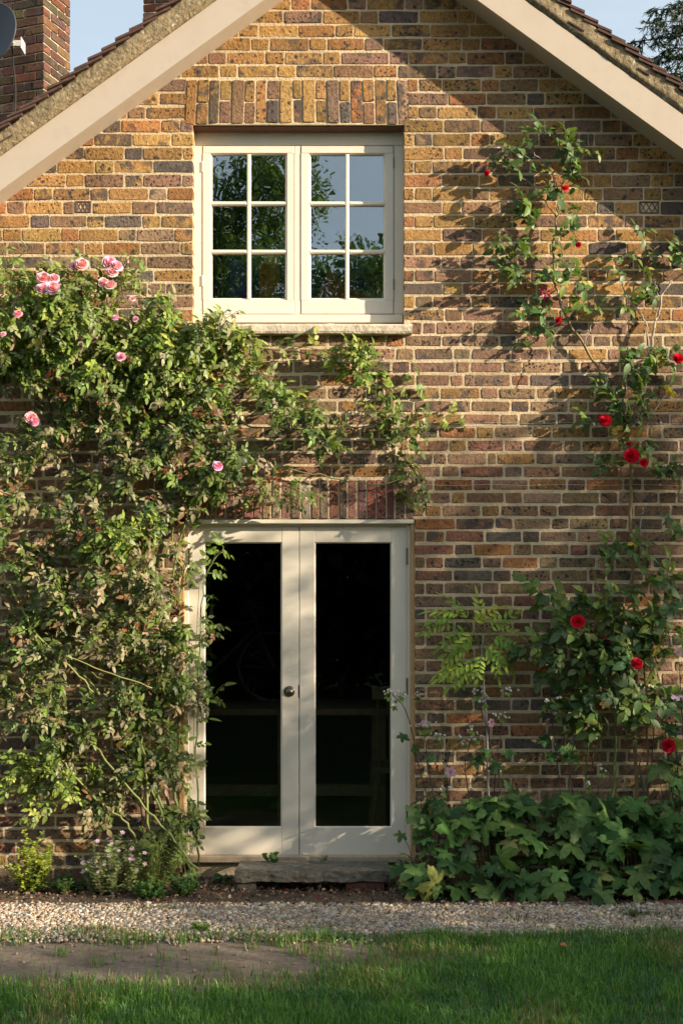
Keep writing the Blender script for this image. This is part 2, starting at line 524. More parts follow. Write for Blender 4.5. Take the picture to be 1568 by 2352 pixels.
wall.prism([(slope_x(WZ1, -1), WZ1), (slope_x(WZ1, 1), WZ1), (APX, APZ+zz)], MY, 0.25)
wall.box((XL, 0.25, -0.1), (XL+0.25, 7.5, under(XL)+zz))
wall.box((XR-0.25, 0.25, -0.1), (XR, 7.5, under(XR)+zz))
wall.prism([(XL, -0.1), (XR, -0.1), (XR, under(XR)+zz), (APX, APZ+zz), (XL, under(XL)+zz)], 7.5, 7.75)
wall_o = wall.build('wall', M['mortar'], house)

# -- bricks -----------------------------------------------------------------
CLAY = {
    'yellow': (0.43, 0.245, 0.088), 'ochre': (0.36, 0.20, 0.075), 'orange': (0.37, 0.17, 0.07), 'pink': (0.34, 0.20, 0.125), 'red': (0.26, 0.125, 0.08),
    'brown': (0.265, 0.155, 0.088), 'mauve': (0.235, 0.145, 0.098), 'black': (0.155, 0.118, 0.095), 'olive': (0.27, 0.18, 0.098)}
UP = [('yellow', .27), ('ochre', .27), ('orange', .14), ('pink', .07), ('brown', .12), ('mauve', .04), ('black', .05)]
MID = [('ochre', .12), ('olive', .18), ('brown', .26), ('pink', .17), ('mauve', .08), ('red', .05), ('black', .05), ('orange', .04)]
LOW = [('ochre', .07), ('olive', .18), ('brown', .30), ('pink', .15), ('mauve', .12), ('red', .09), ('black', .07), ('orange', .03)]
def clay(z):
    if z > 3.6: tab = UP
    elif z > 3.2: tab = UP if random.random() < 0.5 else MID
    elif z > 1.9: tab = MID
    else: tab = LOW
    r = random.random() * sum(w for _, w in tab)
    for k, w in tab:
        r -= w
        if r <= 0: break
    c = CLAY[k]
    j = random.uniform(0.76, 1.12)
    return tuple(max(0.02, ch * j * random.uniform(0.94, 1.06)) for ch in c)

def brick_geo(x0, x1, z0, z1, front, back, rnd=1.0):
    """worn brick: irregular outline, rounded front arrises; 40-odd triangles"""
    w, h = x1 - x0, z1 - z0
    j = lambda a: random.uniform(-a, a) * rnd
    nx = 3 if w > 0.09 else 2
    ring = []
    c = min(0.006, 0.12 * min(w, h))
    for i in range(nx):
        ring.append((x0 + c + (w - 2*c) * i / (nx - 1) + j(0.0026), z0 + j(0.0026)))
    if h > 0.1: ring.append((x1 + j(0.0026), z0 + h * 0.5))
    ring.append((x1 + j(0.0026), z0 + c)); ring.append((x1 + j(0.0026), z1 - c))
    if h > 0.1: ring.pop(-3)
    for i in range(nx):
        ring.append((x1 - c - (w - 2*c) * i / (nx - 1) + j(0.0026), z1 + j(0.0026)))
    ring.append((x0 + j(0.0026), z1 - c)); ring.append((x0 + j(0.0026), z0 + c))
    n = len(ring)
    cx, cz = (x0+x1)/2, (z0+z1)/2
    b = 0.003
    tilt, tiltx = j(0.0006), j(0.0006)
    fy = lambda x, z: front + tilt * (z - cz) / h * 2 + tiltx * (x - cx) / w * 2
    v = [(x, back, z) for x, z in ring]
    v += [(x, fy(x, z) + random.uniform(0.0012, 0.0032), z) for x, z in ring]
    v += [(cx + (x - cx) * (1 - 2*b/w), fy(x, z) + j(0.0006), cz + (z - cz) * (1 - 2*b/h)) for x, z in ring]
    f = []
    for a in (0, n):
        for i in range(n):
            k = (i + 1) % n
            f.append((a + i, a + k, a + n + k, a + n + i))
    f.append(tuple(range(2*n, 3*n)))
    return v, f

class BrickSet:
    def __init__(s): s.v, s.f, s.c, s.p = [], [], [], []
    def add(s, geo, col, par):
        v, f = geo
        n = len(s.v)
        s.v += v
        s.f += [tuple(i + n for i in q) for q in f]
        s.c += [(*col, 1)] * len(v)
        s.p += [(*par, 1)] * len(v)
    def build(s, name, parent, mat=None):
        me = bpy.data.meshes.new(name)
        me.from_pydata(s.v, [], s.f)
        me.materials.append(mat or M['brick'])
        for nm, dat in (('col', s.c), ('par', s.p)):
            at = me.color_attributes.new(nm, 'FLOAT_COLOR', 'POINT')
            at.data.foreach_set('color', np.array(dat, dtype=np.float32).ravel())
        me.update()
        o = bpy.data.objects.new(name, me)
        COL.objects.link(o)
        attach(o, parent)
        return o

def par(z):
    spots = random.choice([0.1, 0.3, 0.45, 0.6, 0.75]) + random.uniform(-.1, .1)
    r = random.random()
    flame = random.uniform(0.0, 0.36) if r < 0.55 else (random.uniform(0.40, 0.66) if r < 0.93 else random.uniform(0.6, 0.85))
    return (random.random(), min(1, spots), flame)

# bed joints, read off the photograph's own courses
lines = [618.5]
while lines[-1] < 2040: lines.append(lines[-1] + (30.0 if lines[-1] < 1128 else 29.75))
up_ = 618.5
while up_ > -360:
    up_ -= 31.3
    lines.insert(0, up_)
beds = [P(0, y).z for y in lines]
JT = 0.0105
ARCH_W = (P(429, 0).x, P(937, 0).x, P(0, 286).z, P(0, 182.5).z)       # window arch
ARCH_D = (P(409, 0).x, P(950, 0).x, P(0, 1191).z, P(0, 1100.5).z)      # door arch
VENTS = [(P(175, 0).x, P(210, 0).x, P(0, 488).z, P(0, 462).z), (P(1467, 0).x, P(1512, 0).x, P(0, 490).z, P(0, 463).z)]
def spans(z0, z1):
    """wall runs of a course, openings taken out"""
    zc = (z0 + z1) / 2
    runs = [(XL, XR)]
    cuts = []
    if zc < DZ1: cuts.append((DX0, DX1))
    if WZ0 - 0.062 < zc < WZ0: cuts.append((P(445, 0).x, P(945, 0).x))   # stone sill
    if WZ0 < zc < WZ1: cuts.append((WX0, WX1))
    for a in (ARCH_W, ARCH_D):
        if a[2] < zc < a[3]: cuts.append((a[0], a[1]))
    for a in VENTS:
        if a[2] - 0.012 < zc < a[3] + 0.012: cuts.append((a[0] - 0.012, a[1] + 0.012))
    for c0, c1 in cuts:
        out = []
        for a, b in runs:
            if c1 <= a or c0 >= b: out.append((a, b)); continue
            if c0 - a > 0.02: out.append((a, c0))
            if b - c1 > 0.02: out.append((c1, b))
        runs = out
    return runs

brick_list = []                                  # (x0, x1, z0, z1)
prev = []
JT0 = JT
for ci in range(len(beds) - 1):
    JT = 0.0085 if lines[ci] < 760 else 0.013
    JB = 0.0125 if lines[ci] < 760 else 0.0165
    z1, z0 = beds[ci] - JB/2, beds[ci+1] + JB/2
    joints = []
    for a, b in spans(z0, z1):
        x = a
        st = 0.222; hd = 0.107
        odd = ci % 2
        first = True
        kind = 'S' if odd else 'H'
        off = random.uniform(-0.04, 0.04)
        if first and a == XL: x = a - (0.08 + off if odd else 0.0)
        elif odd == 0: kind = 'Q'
        cnt = 0
        while x < b - 0.015:
            w = {'S': st, 'H': hd, 'Q': 0.06}[kind] * random.uniform(0.955, 1.045)
            for _ in range(3):
                if any(abs(x + w - q) < 0.022 for q in prev): w += random.choice([-0.025, 0.027]) if kind != 'Q' else 0.0
            e = x + w
            if b - e < 0.05: e = b
            x0, x1 = max(x, a) + JT/2, e - (JT/2 if e < b else 0.0)
            if x == a: x0 = a + (0.0 if a > XL else JT/2)
            if x1 - x0 > 0.02:
                brick_list.append((x0, x1, z0, z1))
            joints.append(e)
            if kind == 'Q': kind = 'H'
            elif kind == 'H': kind = 'S'
            else: kind = 'H' if random.random() < 0.84 else 'S'
            x = e
    prev = joints

JT = JT0
def in_view_score(bk):
    x0, x1, z0, z1 = bk
    dx, dy = 784 + (x0+x1)/2/PX, 1375 - ((z0+z1)/2 - CAM_H)/PX
    if not (30 < dx < 1540 and 20 < dy < 1790): return 0
    if dy < 435 - 0.719*dx + 20 or dy < 0.737*(dx-1094) + 20: return 0
    if dx < 430 and dy > 590: return 0                         # behind the pink rose
    if dx < 1000 and 740 < dy < 1200: return 0
    if dx > 1230 and dy > 1250: return 0
    return (x1 - x0) * (z1 - z0)

bricks, courses = [], BrickSet()
order = sorted([b for b in brick_list if max(under(b[0]), under(b[1])) + 0.06 > b[2]], key=in_view_score, reverse=True)
N_SINGLE = 215
for i, (x0, x1, z0, z1) in enumerate(order):
    zc = (z0 + z1) / 2
    dz = 0.002
    geo = brick_geo(x0, x1, z0 + random.uniform(-dz, dz), z1 + random.uniform(-dz, dz), random.uniform(-0.0028, -0.0004), 0.06)
    col, pr = clay(zc), par(zc)
    if i < N_SINGLE:
        s = BrickSet(); s.add(geo, col, pr); s.build('brick', wall_o)
    else:
        courses.add(geo, col, pr)
cb = courses.build('brick_courses', wall_o)
cb['kind'] = 'stuff'

# -- soldier arches over window and door ------------------------------------------
def soldiers(arch, n, halves, camber, tab, splay, parent):
    ax0, ax1, az0, az1 = arch
    lint = empty('flat_arch', ((ax0+ax1)/2, 0, az0), parent)
    edges = [ax0 + (ax1 - ax0) * (i + (random.uniform(-.12, .12) if 0 < i < n else 0)) / n for i in range(n + 1)]
    for i in range(n):
        a, b = edges[i] + 0.004, edges[i+1] - 0.004
        u = ((a + b) / 2 - (ax0 + ax1) / 2) / ((ax1 - ax0) / 2)
        zb = az0 + camber * (1 - u*u) + random.uniform(-.002, .002)
        cuts = [(zb, az1 - 0.005)]
        if halves and i % 2: 
            m = zb + (az1 - zb) * random.uniform(0.45, 0.55)
            cuts = [(zb, m - 0.004), (m + 0.004, az1 - 0.005)]
        for q0, q1 in cuts:
            v, f = brick_geo(a, b, q0, q1, random.uniform(-0.006, 0.0), 0.11)
            k = splay * u
            v = [(x + k * (z - az1), y, z) for x, y, z in v]
            s = BrickSet()
            col = tab()
            s.add((v, f), col, par(3.9))
            s.build('brick', lint)
    return lint
soldiers(ARCH_W, 19, True, 0.012, lambda: clay(4.4), -0.05, house)
RED = lambda: tuple(c * random.uniform(0.8, 1.2) for c in random.choice([(0.26, 0.12, 0.08), (0.31, 0.155, 0.105), (0.23, 0.115, 0.08), (0.30, 0.18, 0.125)]))
soldiers(ARCH_D, 25, False, 0.002, RED, -0.01, house)
mb = MB()                                        # window arch soffit; the shade under it is put into its dark colour
mb.box((WX0+.003, 0.02, WZ1-0.006), (WX1-.003, 0.2, WZ1+0.004))
mb.build('arch_soffit', M['vent_clay'], house)

# -- air vents ------------------------------------------------------------------
for x0, x1, z0, z1 in VENTS:
    vent = empty('air_vent', ((x0+x1)/2, 0, z0), house)
    mb = MB()
    f = 0.006
    mb.box((x0, -0.004, z0), (x1, 0.02, z0+f)); mb.box((x0, -0.004, z1-f), (x1, 0.02, z1))
    mb.box((x0, -0.004, z0+f), (x0+f, 0.02, z1-f)); mb.box((x1-f, -0.004, z0+f), (x1, 0.02, z1-f))
    n = 3
    cw = (x1 - x0 - 2*f) / n
    for i in range(n):
        c = x0 + f + cw * (i + .5)
        for sgn in (-1, 1):
            mb.prism([(c - sgn*cw*.5 - .002, z0+f), (c - sgn*cw*.5 + .003, z0+f), (c + sgn*cw*.5 + .002, z1-f), (c + sgn*cw*.5 - .003, z1-f)] , -0.001 - 0.0012*i - 0.0005*sgn, 0.018)
    mb.build('grille', M['vent_clay'], vent)
    mb = MB(); mb.box((x0, 0.021, z0), (x1, 0.03, z1)); mb.build('dark_backing', M['black'], vent)  # black plate stands in for the unlit hollow behind the grille

# -- roof: barge boards, verge mortar, tiles -------------------------------------
roof = empty('roof', (APX, -0.2, APZ), house)
BT, BV, VV = 0.22, 0.189, 0.138                 # overhang, vertical height of barge board and of verge
sl = math.atan(PITCH)
for side in (-1, 1):
    xe = APX + side * 3.2
    def seg(h0, h1, y0, y1, xa=APX, xb=xe):
        pa, pb = (xa, APZ - PITCH*abs(xa-APX)), (xb, APZ - PITCH*abs(xb-APX))
        q = [(pa[0], pa[1]+h0), (pb[0], pb[1]+h0), (pb[0], pb[1]+h1), (pa[0], pa[1]+h1)]
        if side > 0: q = [q[0], q[1], q[2], q[3]]
        else: q = q[::-1]
        return q, y0, y1
    mb = MB()
    mb.prism(*seg(0.0, BV, -BT, -BT+0.028))
    mb.build('barge_board', M['barge'], roof)
    mb = MB(); mb.prism(*seg(0.035, 0.05, -BT+0.028, 0.006)); mb.build('soffit_board', M['barge'], roof)
    mb = MB(); mb.prism(*seg(BV+0.004, BV+0.105, -BT+0.03, 7.9)); mb.build('roof_deck', M['tile'], roof)
    # verge: lumpy pointing between barge board and tiles
    n, rows = 170, 7
    vs, fs = [], []
    for i in range(n + 1):
        x = APX + side * 3.2 * i / n
        z = APZ - PITCH * abs(x - APX)
        for k in range(rows):
            u = k / (rows - 1)
            nz = mnoise.noise(Vector((x*9, u*1.6, side*5)))*0.011 + mnoise.noise(Vector((x*34, u*5, side*7)))*0.007
            top = mnoise.noise(Vector((x*14, 2.2, side*3)))*0.012
            y = -BT - (0.022 if side < 0 else 0.010) - nz*(1 if side < 0 else .6) - (0.012 if 0 < k < rows-1 and side < 0 else 0.0)
            if k == 0: y = -BT + 0.02
            vs.append((x, y, z + BV + 0.004 + u * (VV - 0.015 + top) + (0.0 if k else mnoise.noise(Vector((x*11, 9, 1)))*0.004)))
    for i in range(n):
        for k in range(rows - 1):
            a = i*rows + k
            fs.append((a, a+1, a+rows+1, a+rows) if side > 0 else (a, a+rows, a+rows+1, a+1))
        a = i*rows + rows - 1
    top0 = len(vs)
    for i in range(n + 1):
        x, y, z = vs[i*rows + rows - 1]
        vs.append((x, 0.05, z))
    for i in range(n):
        a, b = i*rows + rows - 1, (i+1)*rows + rows - 1
        fs.append((a, top0+i, top0+i+1, b) if side > 0 else (a, b, top0+i+1, top0+i))
    vmb = MB(); vmb.add(vs, fs)
    vmb.build('verge_mortar', M['verge'], roof, True)
    # slips of tile bedded in the verge
    for i in range(4):
        x = APX + side * random.uniform(0.5, 2.9)
        z = under(x) + BV + random.uniform(0.04, 0.09)
        mb = MB()
        L = random.uniform(0.025, 0.045)
        mb.prism([(x - L, z + side*L*PITCH*.8), (x - L*.98, z + side*L*PITCH*.8 - .009), (x + L, z - side*L*PITCH*.8 - .010), (x + L, z - side*L*PITCH*.8)][::1], -BT - (0.036 if side < 0 else 0.016), -BT)
        mb.build('tile_slip', M['tile'], roof)
    # plain tiles; the verge column one by one, the columns behind it joined
    gauge = 0.0735
    rest = MB()
    for ci in range(44):
        for col in range(6):
            xh = APX + side * (gauge * (ci + 0.5 + 0.35*math.sin(ci*12.9)*0.3) - 0.10)
            L = 0.19 * math.cos(sl)
            xt = xh + side * L
            lift = random.uniform(0.0, 0.007)
            y0 = -BT - (0.045 if side < 0 else 0.022) + random.uniform(-.006, .006) + col * 0.168
            y1 = y0 + 0.162
            zh = APZ - PITCH * side * (xh - APX) + BV + VV - 0.022
            zt = APZ - PITCH * side * (xt - APX) + BV + VV + 0.016 + lift
            th = 0.014
            q = [(xh, zh), (xt, zt), (xt, zt + th), (xh, zh + th)]
            if side < 0: q = q[::-1]
            m = MB() if col == 0 else rest
            m.prism(q, y0, y1)
            if col == 0: m.build('tile', M['tile'], roof)
    r = rest.build('tile_courses', M['tile'], roof)
    r['kind'] = 'stuff'

# -- chimneys --------------------------------------------------------------------
def chimney(cx, cy, w, d, z0, z1, rot, courseh, tone, corbel=0.0, single=True):
    ch = empty('chimney', (cx, cy, z0), house)
    core = MB()
    R = Matrix.Rotation(rot, 3, 'Z')
    place = lambda v: [tuple(R @ Vector((x, y, 0)) + Vector((cx, cy, z))) for x, y, z in v]
    def boxv(x0, y0, z0_, x1, y1, z1_):
        t = MB(); t.box((x0, y0, z0_), (x1, y1, z1_)); core.add(place(t.v), t.f)
    boxv(-w/2+.007, -d/2+.007, z0, w/2-.007, d/2-.007, z1)
    core.build('core', M['mortar'], ch)
    rest = BrickSet()
    nrow = int((z1 - z0) / courseh)
    for r in range(nrow):
        za, zb = z0 + r*courseh + JT/2, z0 + (r+1)*courseh - JT/2
        grow = corbel * max(0, (r - nrow + 5)) if corbel else 0.0
        for face in range(2):
            ln = w if face == 0 else d
            x = -ln/2 - (0 if r % 2 else 0.11)
            while x < ln/2 - 0.01:
                e = x + 0.22
                a, b = max(x, -ln/2) + (JT/2 if x > -ln/2 else -grow), min(e, ln/2) - (JT/2 if e < ln/2 else -grow)
                if b - a > 0.03:
                    v, f = brick_geo(a, b, za, zb, random.uniform(-.004, .001) - grow, 0.1)
                    if face == 0: v = [(X, Y - d/2, Z) for X, Y, Z in v]
                    else: v = [(w/2 - Y, X, Z) for X, Y, Z in v]
                    v = place(v)
                    pr = par(1.0)
                    vis = single and face == 0 and P(0, 0, -cy).z + 0.1 > za and v[0][0] > P(-40, 0, -cy).x
                    if vis:
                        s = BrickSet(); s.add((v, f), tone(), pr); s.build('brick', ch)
                    else: rest.add((v, f), tone(), pr)
                x = e
    o = rest.build('brick_courses', ch); o['kind'] = 'stuff'
    return ch
ctone = lambda: tuple(c * random.uniform(0.75, 1.2) for c in random.choice([(0.21, 0.10, 0.065), (0.26, 0.13, 0.085), (0.17, 0.09, 0.065), (0.15, 0.095, 0.07), (0.30, 0.16, 0.10)]))
CH = P(128, 0, -3.0)
chimney(CH.x - 0.46, 3.26, 0.95, 0.40, 3.5, 7.4, math.radians(-19), 0.075, lambda: tuple(c*k for c, k in zip(ctone(), (.55, .58, .58))))  # the front's shade is put into a darker brick tone and the turned stack
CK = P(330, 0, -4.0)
chimney(CK.x + 0.33, 4.3, 0.62, 0.55, 4.6, 7.4, math.radians(-8), 0.075, lambda: tuple(c*.28 for c in ctone()), 0.0)  # silhouette against the sky, put into a near-black brick tone

# -- windows and doors -------------------------------------------------------------
def bar(mb, x0, y0, x1, y1, t, depth, ch=0.004):
    a, b = P(x0, y1, t), P(x1, y0, t)
    mb.box((a.x, -t, a.z), (b.x, -t + depth, b.z), None, ch)

window = empty('window', (P(684, 0).x, 0.1, WZ0), house)
TF = -0.105
mb = MB()
bar(mb, 440, 299, 927, 334, TF, 0.10); bar(mb, 440, 334.2, 465, 722, TF, 0.10); bar(mb, 904, 334.2, 927, 722, TF, 0.10)
bar(mb, 675.6, 334.2, 690.6, 722, TF, 0.10)
bar(mb, 440, 722.2, 925, 741, TF + 0.02, 0.12)
mb.build('frame', M['paint'], window)
def sash(x0, x1, gx0, gx1, vb):
    t = TF + 0.004
    mb = MB()
    y0, y1, gy0, gy1 = 335.2, 721, 357, 685
    bar(mb, x0, y0, x1, gy0 - 5, t, 0.05, 0.003); bar(mb, x0, gy1 + 4, x1, y1, t, 0.05, 0.003)
    bar(mb, x0, gy0 - 4.9, gx0 - 5, gy1 + 3.9, t, 0.05, 0.0); bar(mb, gx1 + 5, gy0 - 4.9, x1, gy1 + 3.9, t, 0.05, 0.0)
    o = mb.build('sash', M['paint'], window)
    # sloping glazing beads round the glass
    def bead(ax0, ay0, ax1, ay1):
        a0, b0 = P(ax0-5, ay1+5, t-0.004), P(ax1+5, ay0-5, t-0.004)
        a1, b1 = P(ax0, ay1, t-0.022), P(ax1, ay0, t-0.022)
        ya, yb = -(t-0.004), -(t-0.022)
        v = [(a0.x, ya, a0.z), (b0.x, ya, a0.z), (b0.x, ya, b0.z), (a0.x, ya, b0.z), (a1.x, yb, a1.z), (b1.x, yb, a1.z), (b1.x, yb, b1.z), (a1.x, yb, b1.z)]
        return v, [(0,1,5,4),(1,2,6,5),(2,3,7,6),(3,0,4,7)]
    bm_ = MB(); bm_.add(*bead(gx0, gy0, gx1, gy1)); bm_.build('bead', M['paint'], window)
    tb = t - 0.003
    gb = MB(); bar(gb, vb-4.6, gy0 - 4, vb+4.6, gy1 + 3, tb, 0.032, 0.006); gb.build('glazing_bar', M['paint'], window)
    for hy in (466.5, 577.5):
        for xa, xb in ((gx0 - 4, vb - 4.4), (vb + 4.4, gx1 + 4)):
            gb = MB(); bar(gb, xa, hy-4.4, xb, hy+4.4, tb - 0.001, 0.031, 0.006); gb.build('glazing_bar', M['paint'], window)
    for ya, yb in ((gy0, 462), (471, 573), (582, gy1)):
        for xa, xb in ((gx0, vb - 4), (vb + 4, gx1)):
            g = MB(); bar(g, xa - 1, ya - 1, xb + 1, yb + 1, t - 0.024, 0.004, 0.0); g.build('pane', M['glass_up'], window)
sash(466, 674.8, 488, 655, 571.5)
sash(691.4, 903, 714, 880, 797)
for hx, ys in ((465.4, (383, 645)), (903.5, (374, 653))):
    for hy in ys:
        mb = MB(); a, b = P(hx, hy+12, TF), P(hx, hy-12, TF)
        mb.tube([Vector((a.x, -TF-0.004, a.z)), Vector((b.x, -TF-0.004, b.z))], 0.0045, 8)
        mb.build('hinge', M['brass'] if hx > 600 else M['paint'], window)
mb = MB()
xs = [P(452 + (945-452)*i/34, 0).x for i in range(35)]
vs, fs = [], []
for i, x in enumerate(xs):
    w1, w2, w3 = (mnoise.noise(Vector((x*13, k*3.1, 4))) for k in range(3))
    z0, z1 = P(0, 770).z, P(0, 747.5).z
    if i == 21: w3 += 0.8; w1 -= .5
    vs += [(x, 0.12, z0), (x, -0.052 + w1*.006, z0 + w2*.004), (x, -0.058 + w1*.006, z0+.012), (x, -0.060 + w2*.006, z1-.014), (x, -0.048 + w1*.006, z1 - .003 + w3*.003), (x, 0.12, z1 + .004)]
    if i: fs += [((i-1)*6+k, i*6+k, i*6+(k+1) % 6, (i-1)*6+(k+1) % 6) for k in range(6)]
fs += [tuple(range(5, -1, -1)), tuple(range(len(vs)-6, len(vs)))]
mb.add(vs, fs)
mb.build('window_sill', M['sill'], house)

TD = -0.045
dframe = empty('door_frame', (P(683, 0).x, 0.05, 0.1), house)
mb = MB(); bar(mb, 411, 1199, 423, 1966, -0.012, 0.12, 0.002); mb.build('timber_edge', M['oak'], dframe)
mb = MB(); bar(mb, 943.5, 1204, 954.5, 1966, -0.012, 0.12, 0.002); mb.build('timber_edge', M['oak'], dframe)
mb = MB(); bar(mb, 423.3, 1206, 434.3, 1967, TD, 0.1); bar(mb, 934.3, 1206, 943.3, 1967, TD, 0.1); bar(mb, 423.3, 1203.5, 943.3, 1209.5, TD - 0.004, 0.1)
mb.build('jamb', M['paint'], dframe)
mb = MB(); bar(mb, 430, 1193, 951, 1203, -0.002, 0.12, 0.004); mb.build('drip_board', M['paint'], dframe)
mb = MB(); bar(mb, 415, 1967.4, 952, 1982, 0.004, 0.2, 0.004); mb.build('threshold', M['threshold'], dframe)
def door(x0, x1, gx0, gx1, knob, hx):
    d = empty('door', (P((x0+x1)/2, 0).x, 0.05, P(0, 1966).z), house)
    t = TD - 0.008
    y0, y1, gy0, gy1 = 1210.5, 1966, 1248, 1897.5
    mb = MB()
    bar(mb, x0, y0, gx0 - 3, y1, t, 0.045, 0.002); bar(mb, gx1 + 3, y0, x1, y1, t, 0.045, 0.002)
    bar(mb, gx0 - 2.9, y0, gx1 + 2.9, gy0 - 3, t - 0.0012, 0.043, 0.0); bar(mb, gx0 - 2.9, gy1 + 3, gx1 + 2.9, y1, t - 0.0012, 0.043, 0.0)
    mb.build('leaf_frame', M['paint'], d)
    a0, b0 = P(gx0-3, gy1+3, t-.003), P(gx1+3, gy0-3, t-.003)
    a1, b1 = P(gx0, gy1, t-0.016), P(gx1, gy0, t-0.016)
    ya, yb = -(t-.003), -(t-0.016)
    v = [(a0.x, ya, a0.z), (b0.x, ya, a0.z), (b0.x, ya, b0.z), (a0.x, ya, b0.z), (a1.x, yb, a1.z), (b1.x, yb, a1.z), (b1.x, yb, b1.z), (a1.x, yb, b1.z)]
    mb = MB(); mb.add(v, [(0,1,5,4),(1,2,6,5),(2,3,7,6),(3,0,4,7)]); mb.build('bead', M['paint'], d)
    mb = MB(); bar(mb, gx0 - 1, gy0 - 1, gx1 + 1, gy1 + 1, t - 0.018, 0.004, 0.0); mb.build('pane', M['glass_door'], d)
    for hy in (1278, 1576, 1868):
        mb = MB(); a = P(hx, hy+19, t); b = P(hx, hy-19, t)
        mb.tube([Vector((a.x, -t-0.007, a.z)), Vector((b.x, -t-0.007, b.z))], 0.006, 8)
        mb.build('hinge', M['brass'], d)
    if knob:
        c = P(664.5, 1588, t)
        mb = MB(); mb.lathe([(0.0, 0.0), (0.031, 0.0), (0.032, 0.004), (0.026, 0.008), (0.012, 0.012), (0.010, 0.028), (0.020, 0.036), (0.0275, 0.047), (0.0275, 0.056), (0.020, 0.066), (0.008, 0.071), (0.0005, 0.072)], (c.x, -t, c.z), (0, -1, 0), 20)
        mb.build('knob', M['metal_dark'], d, True)
        c = P(687, 1588, t)
        mb = MB(); mb.box((c.x - .0035, -t - .002, c.z - .035), (c.x + .0035, -t + .01, c.z + .035)); mb.build('lock_plate', M['metal_dark'], d)
door(435, 686.2, 472.5, 644.5, True, 434.6)
door(688, 933.6, 725, 896, False, 934)

# -- rooms behind the glass --------------------------------------------------------
def room(name, x0, x1, y0, y1, z0, z1, mat):
    v = [(x0,y0,z0),(x1,y0,z0),(x1,y1,z0),(x0,y1,z0),(x0,y0,z1),(x1,y0,z1),(x1,y1,z1),(x0,y1,z1)]
    mb = MB(); mb.add(v, [(0,1,2,3),(7,6,5,4),(5,6,2,1),(6,7,3,2),(7,4,0,3)])
    return mb.build(name, mat, house)
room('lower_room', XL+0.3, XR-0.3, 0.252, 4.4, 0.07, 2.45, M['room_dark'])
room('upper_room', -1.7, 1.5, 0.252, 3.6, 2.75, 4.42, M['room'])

# ------------------------------------------------------------------ leaf templates
def tri_fan(poly):
    return [(0, i, i + 1) for i in range(1, len(poly) - 1)]

def leaflet(L, W, droop=0.15, fold=0.25):
    """ovate pointed leaflet along +y, folded on its midrib; returns verts, tris"""
    ys = [0.0, 0.22, 0.5, 0.78, 1.0]
    ws = [0.0, 0.75, 1.0, 0.62, 0.0]
    v, t = [], []
    for y, w in zip(ys, ws):
        z = -droop * L * y * y
        if w == 0: v.append((0, y*L, z))
        else:
            v += [(-w*W/2, y*L, z + fold*w*W/2), (0, y*L, z), (w*W/2, y*L, z + fold*w*W/2)]
    # 0 | 1 2 3 | 4 5 6 | 7 8 9 | 10
    t += [(0, 2, 1), (0, 3, 2)]
    for a in (1, 4):
        t += [(a, a+1, a+4), (a, a+4, a+3), (a+1, a+2, a+5), (a+1, a+5, a+4)]
    t += [(7, 8, 10), (8, 9, 10)]
    return np.array(v), np.array(t)

def rotm(axis, a):
    return np.array(Matrix.Rotation(a, 3, axis))

def compound(n_pairs, L, lf_l, lf_w, seed, narrow=1.0, droop=0.25, stalk=0.35, shade=0.15):
    """pinnate leaf: stalk, pairs of leaflets and an end leaflet"""
    r = random.Random(seed)
    parts = []
    def bend(V):
        V = V.copy(); V[:, 2] -= droop * V[:, 1]**2 / L
        return V
    def put(base, ang, roll, pitch, sc_):
        v, t = leaflet(lf_l*sc_, lf_w*sc_*narrow, r.uniform(0.05, 0.4), r.uniform(0.1, 0.5))
        R = rotm('Z', ang) @ rotm('X', pitch) @ rotm('Y', roll)
        v = v @ R.T + np.array([0, base, 0])
        k = 1 + r.uniform(-shade, shade)
        parts.append((v, t, np.full((len(v), 3), k)))
    for i in range(n_pairs):
        base = L * (stalk + (1 - stalk) * i / max(1, n_pairs) )
        for s in (-1, 1):
            put(base, -s * math.radians(r.uniform(50, 75)), r.uniform(-.4, .4), r.uniform(-.35, .25), r.uniform(.75, 1.0))
    put(L * 0.98, r.uniform(-.2, .2), r.uniform(-.3, .3), r.uniform(-.4, .1), r.uniform(.95, 1.15))
    w = 0.0016
    sv = np.array([(-w, 0, 0), (w, 0, 0), (-w, L/2, 0), (w, L/2, 0), (-w*.6, L, 0), (w*.6, L, 0)])
    parts.append((sv, np.array([(0,1,3),(0,3,2),(2,3,5),(2,5,4)]), np.full((6, 3), 0.9)))
    V, F, C = join_np(parts)
    return bend(V), F, C

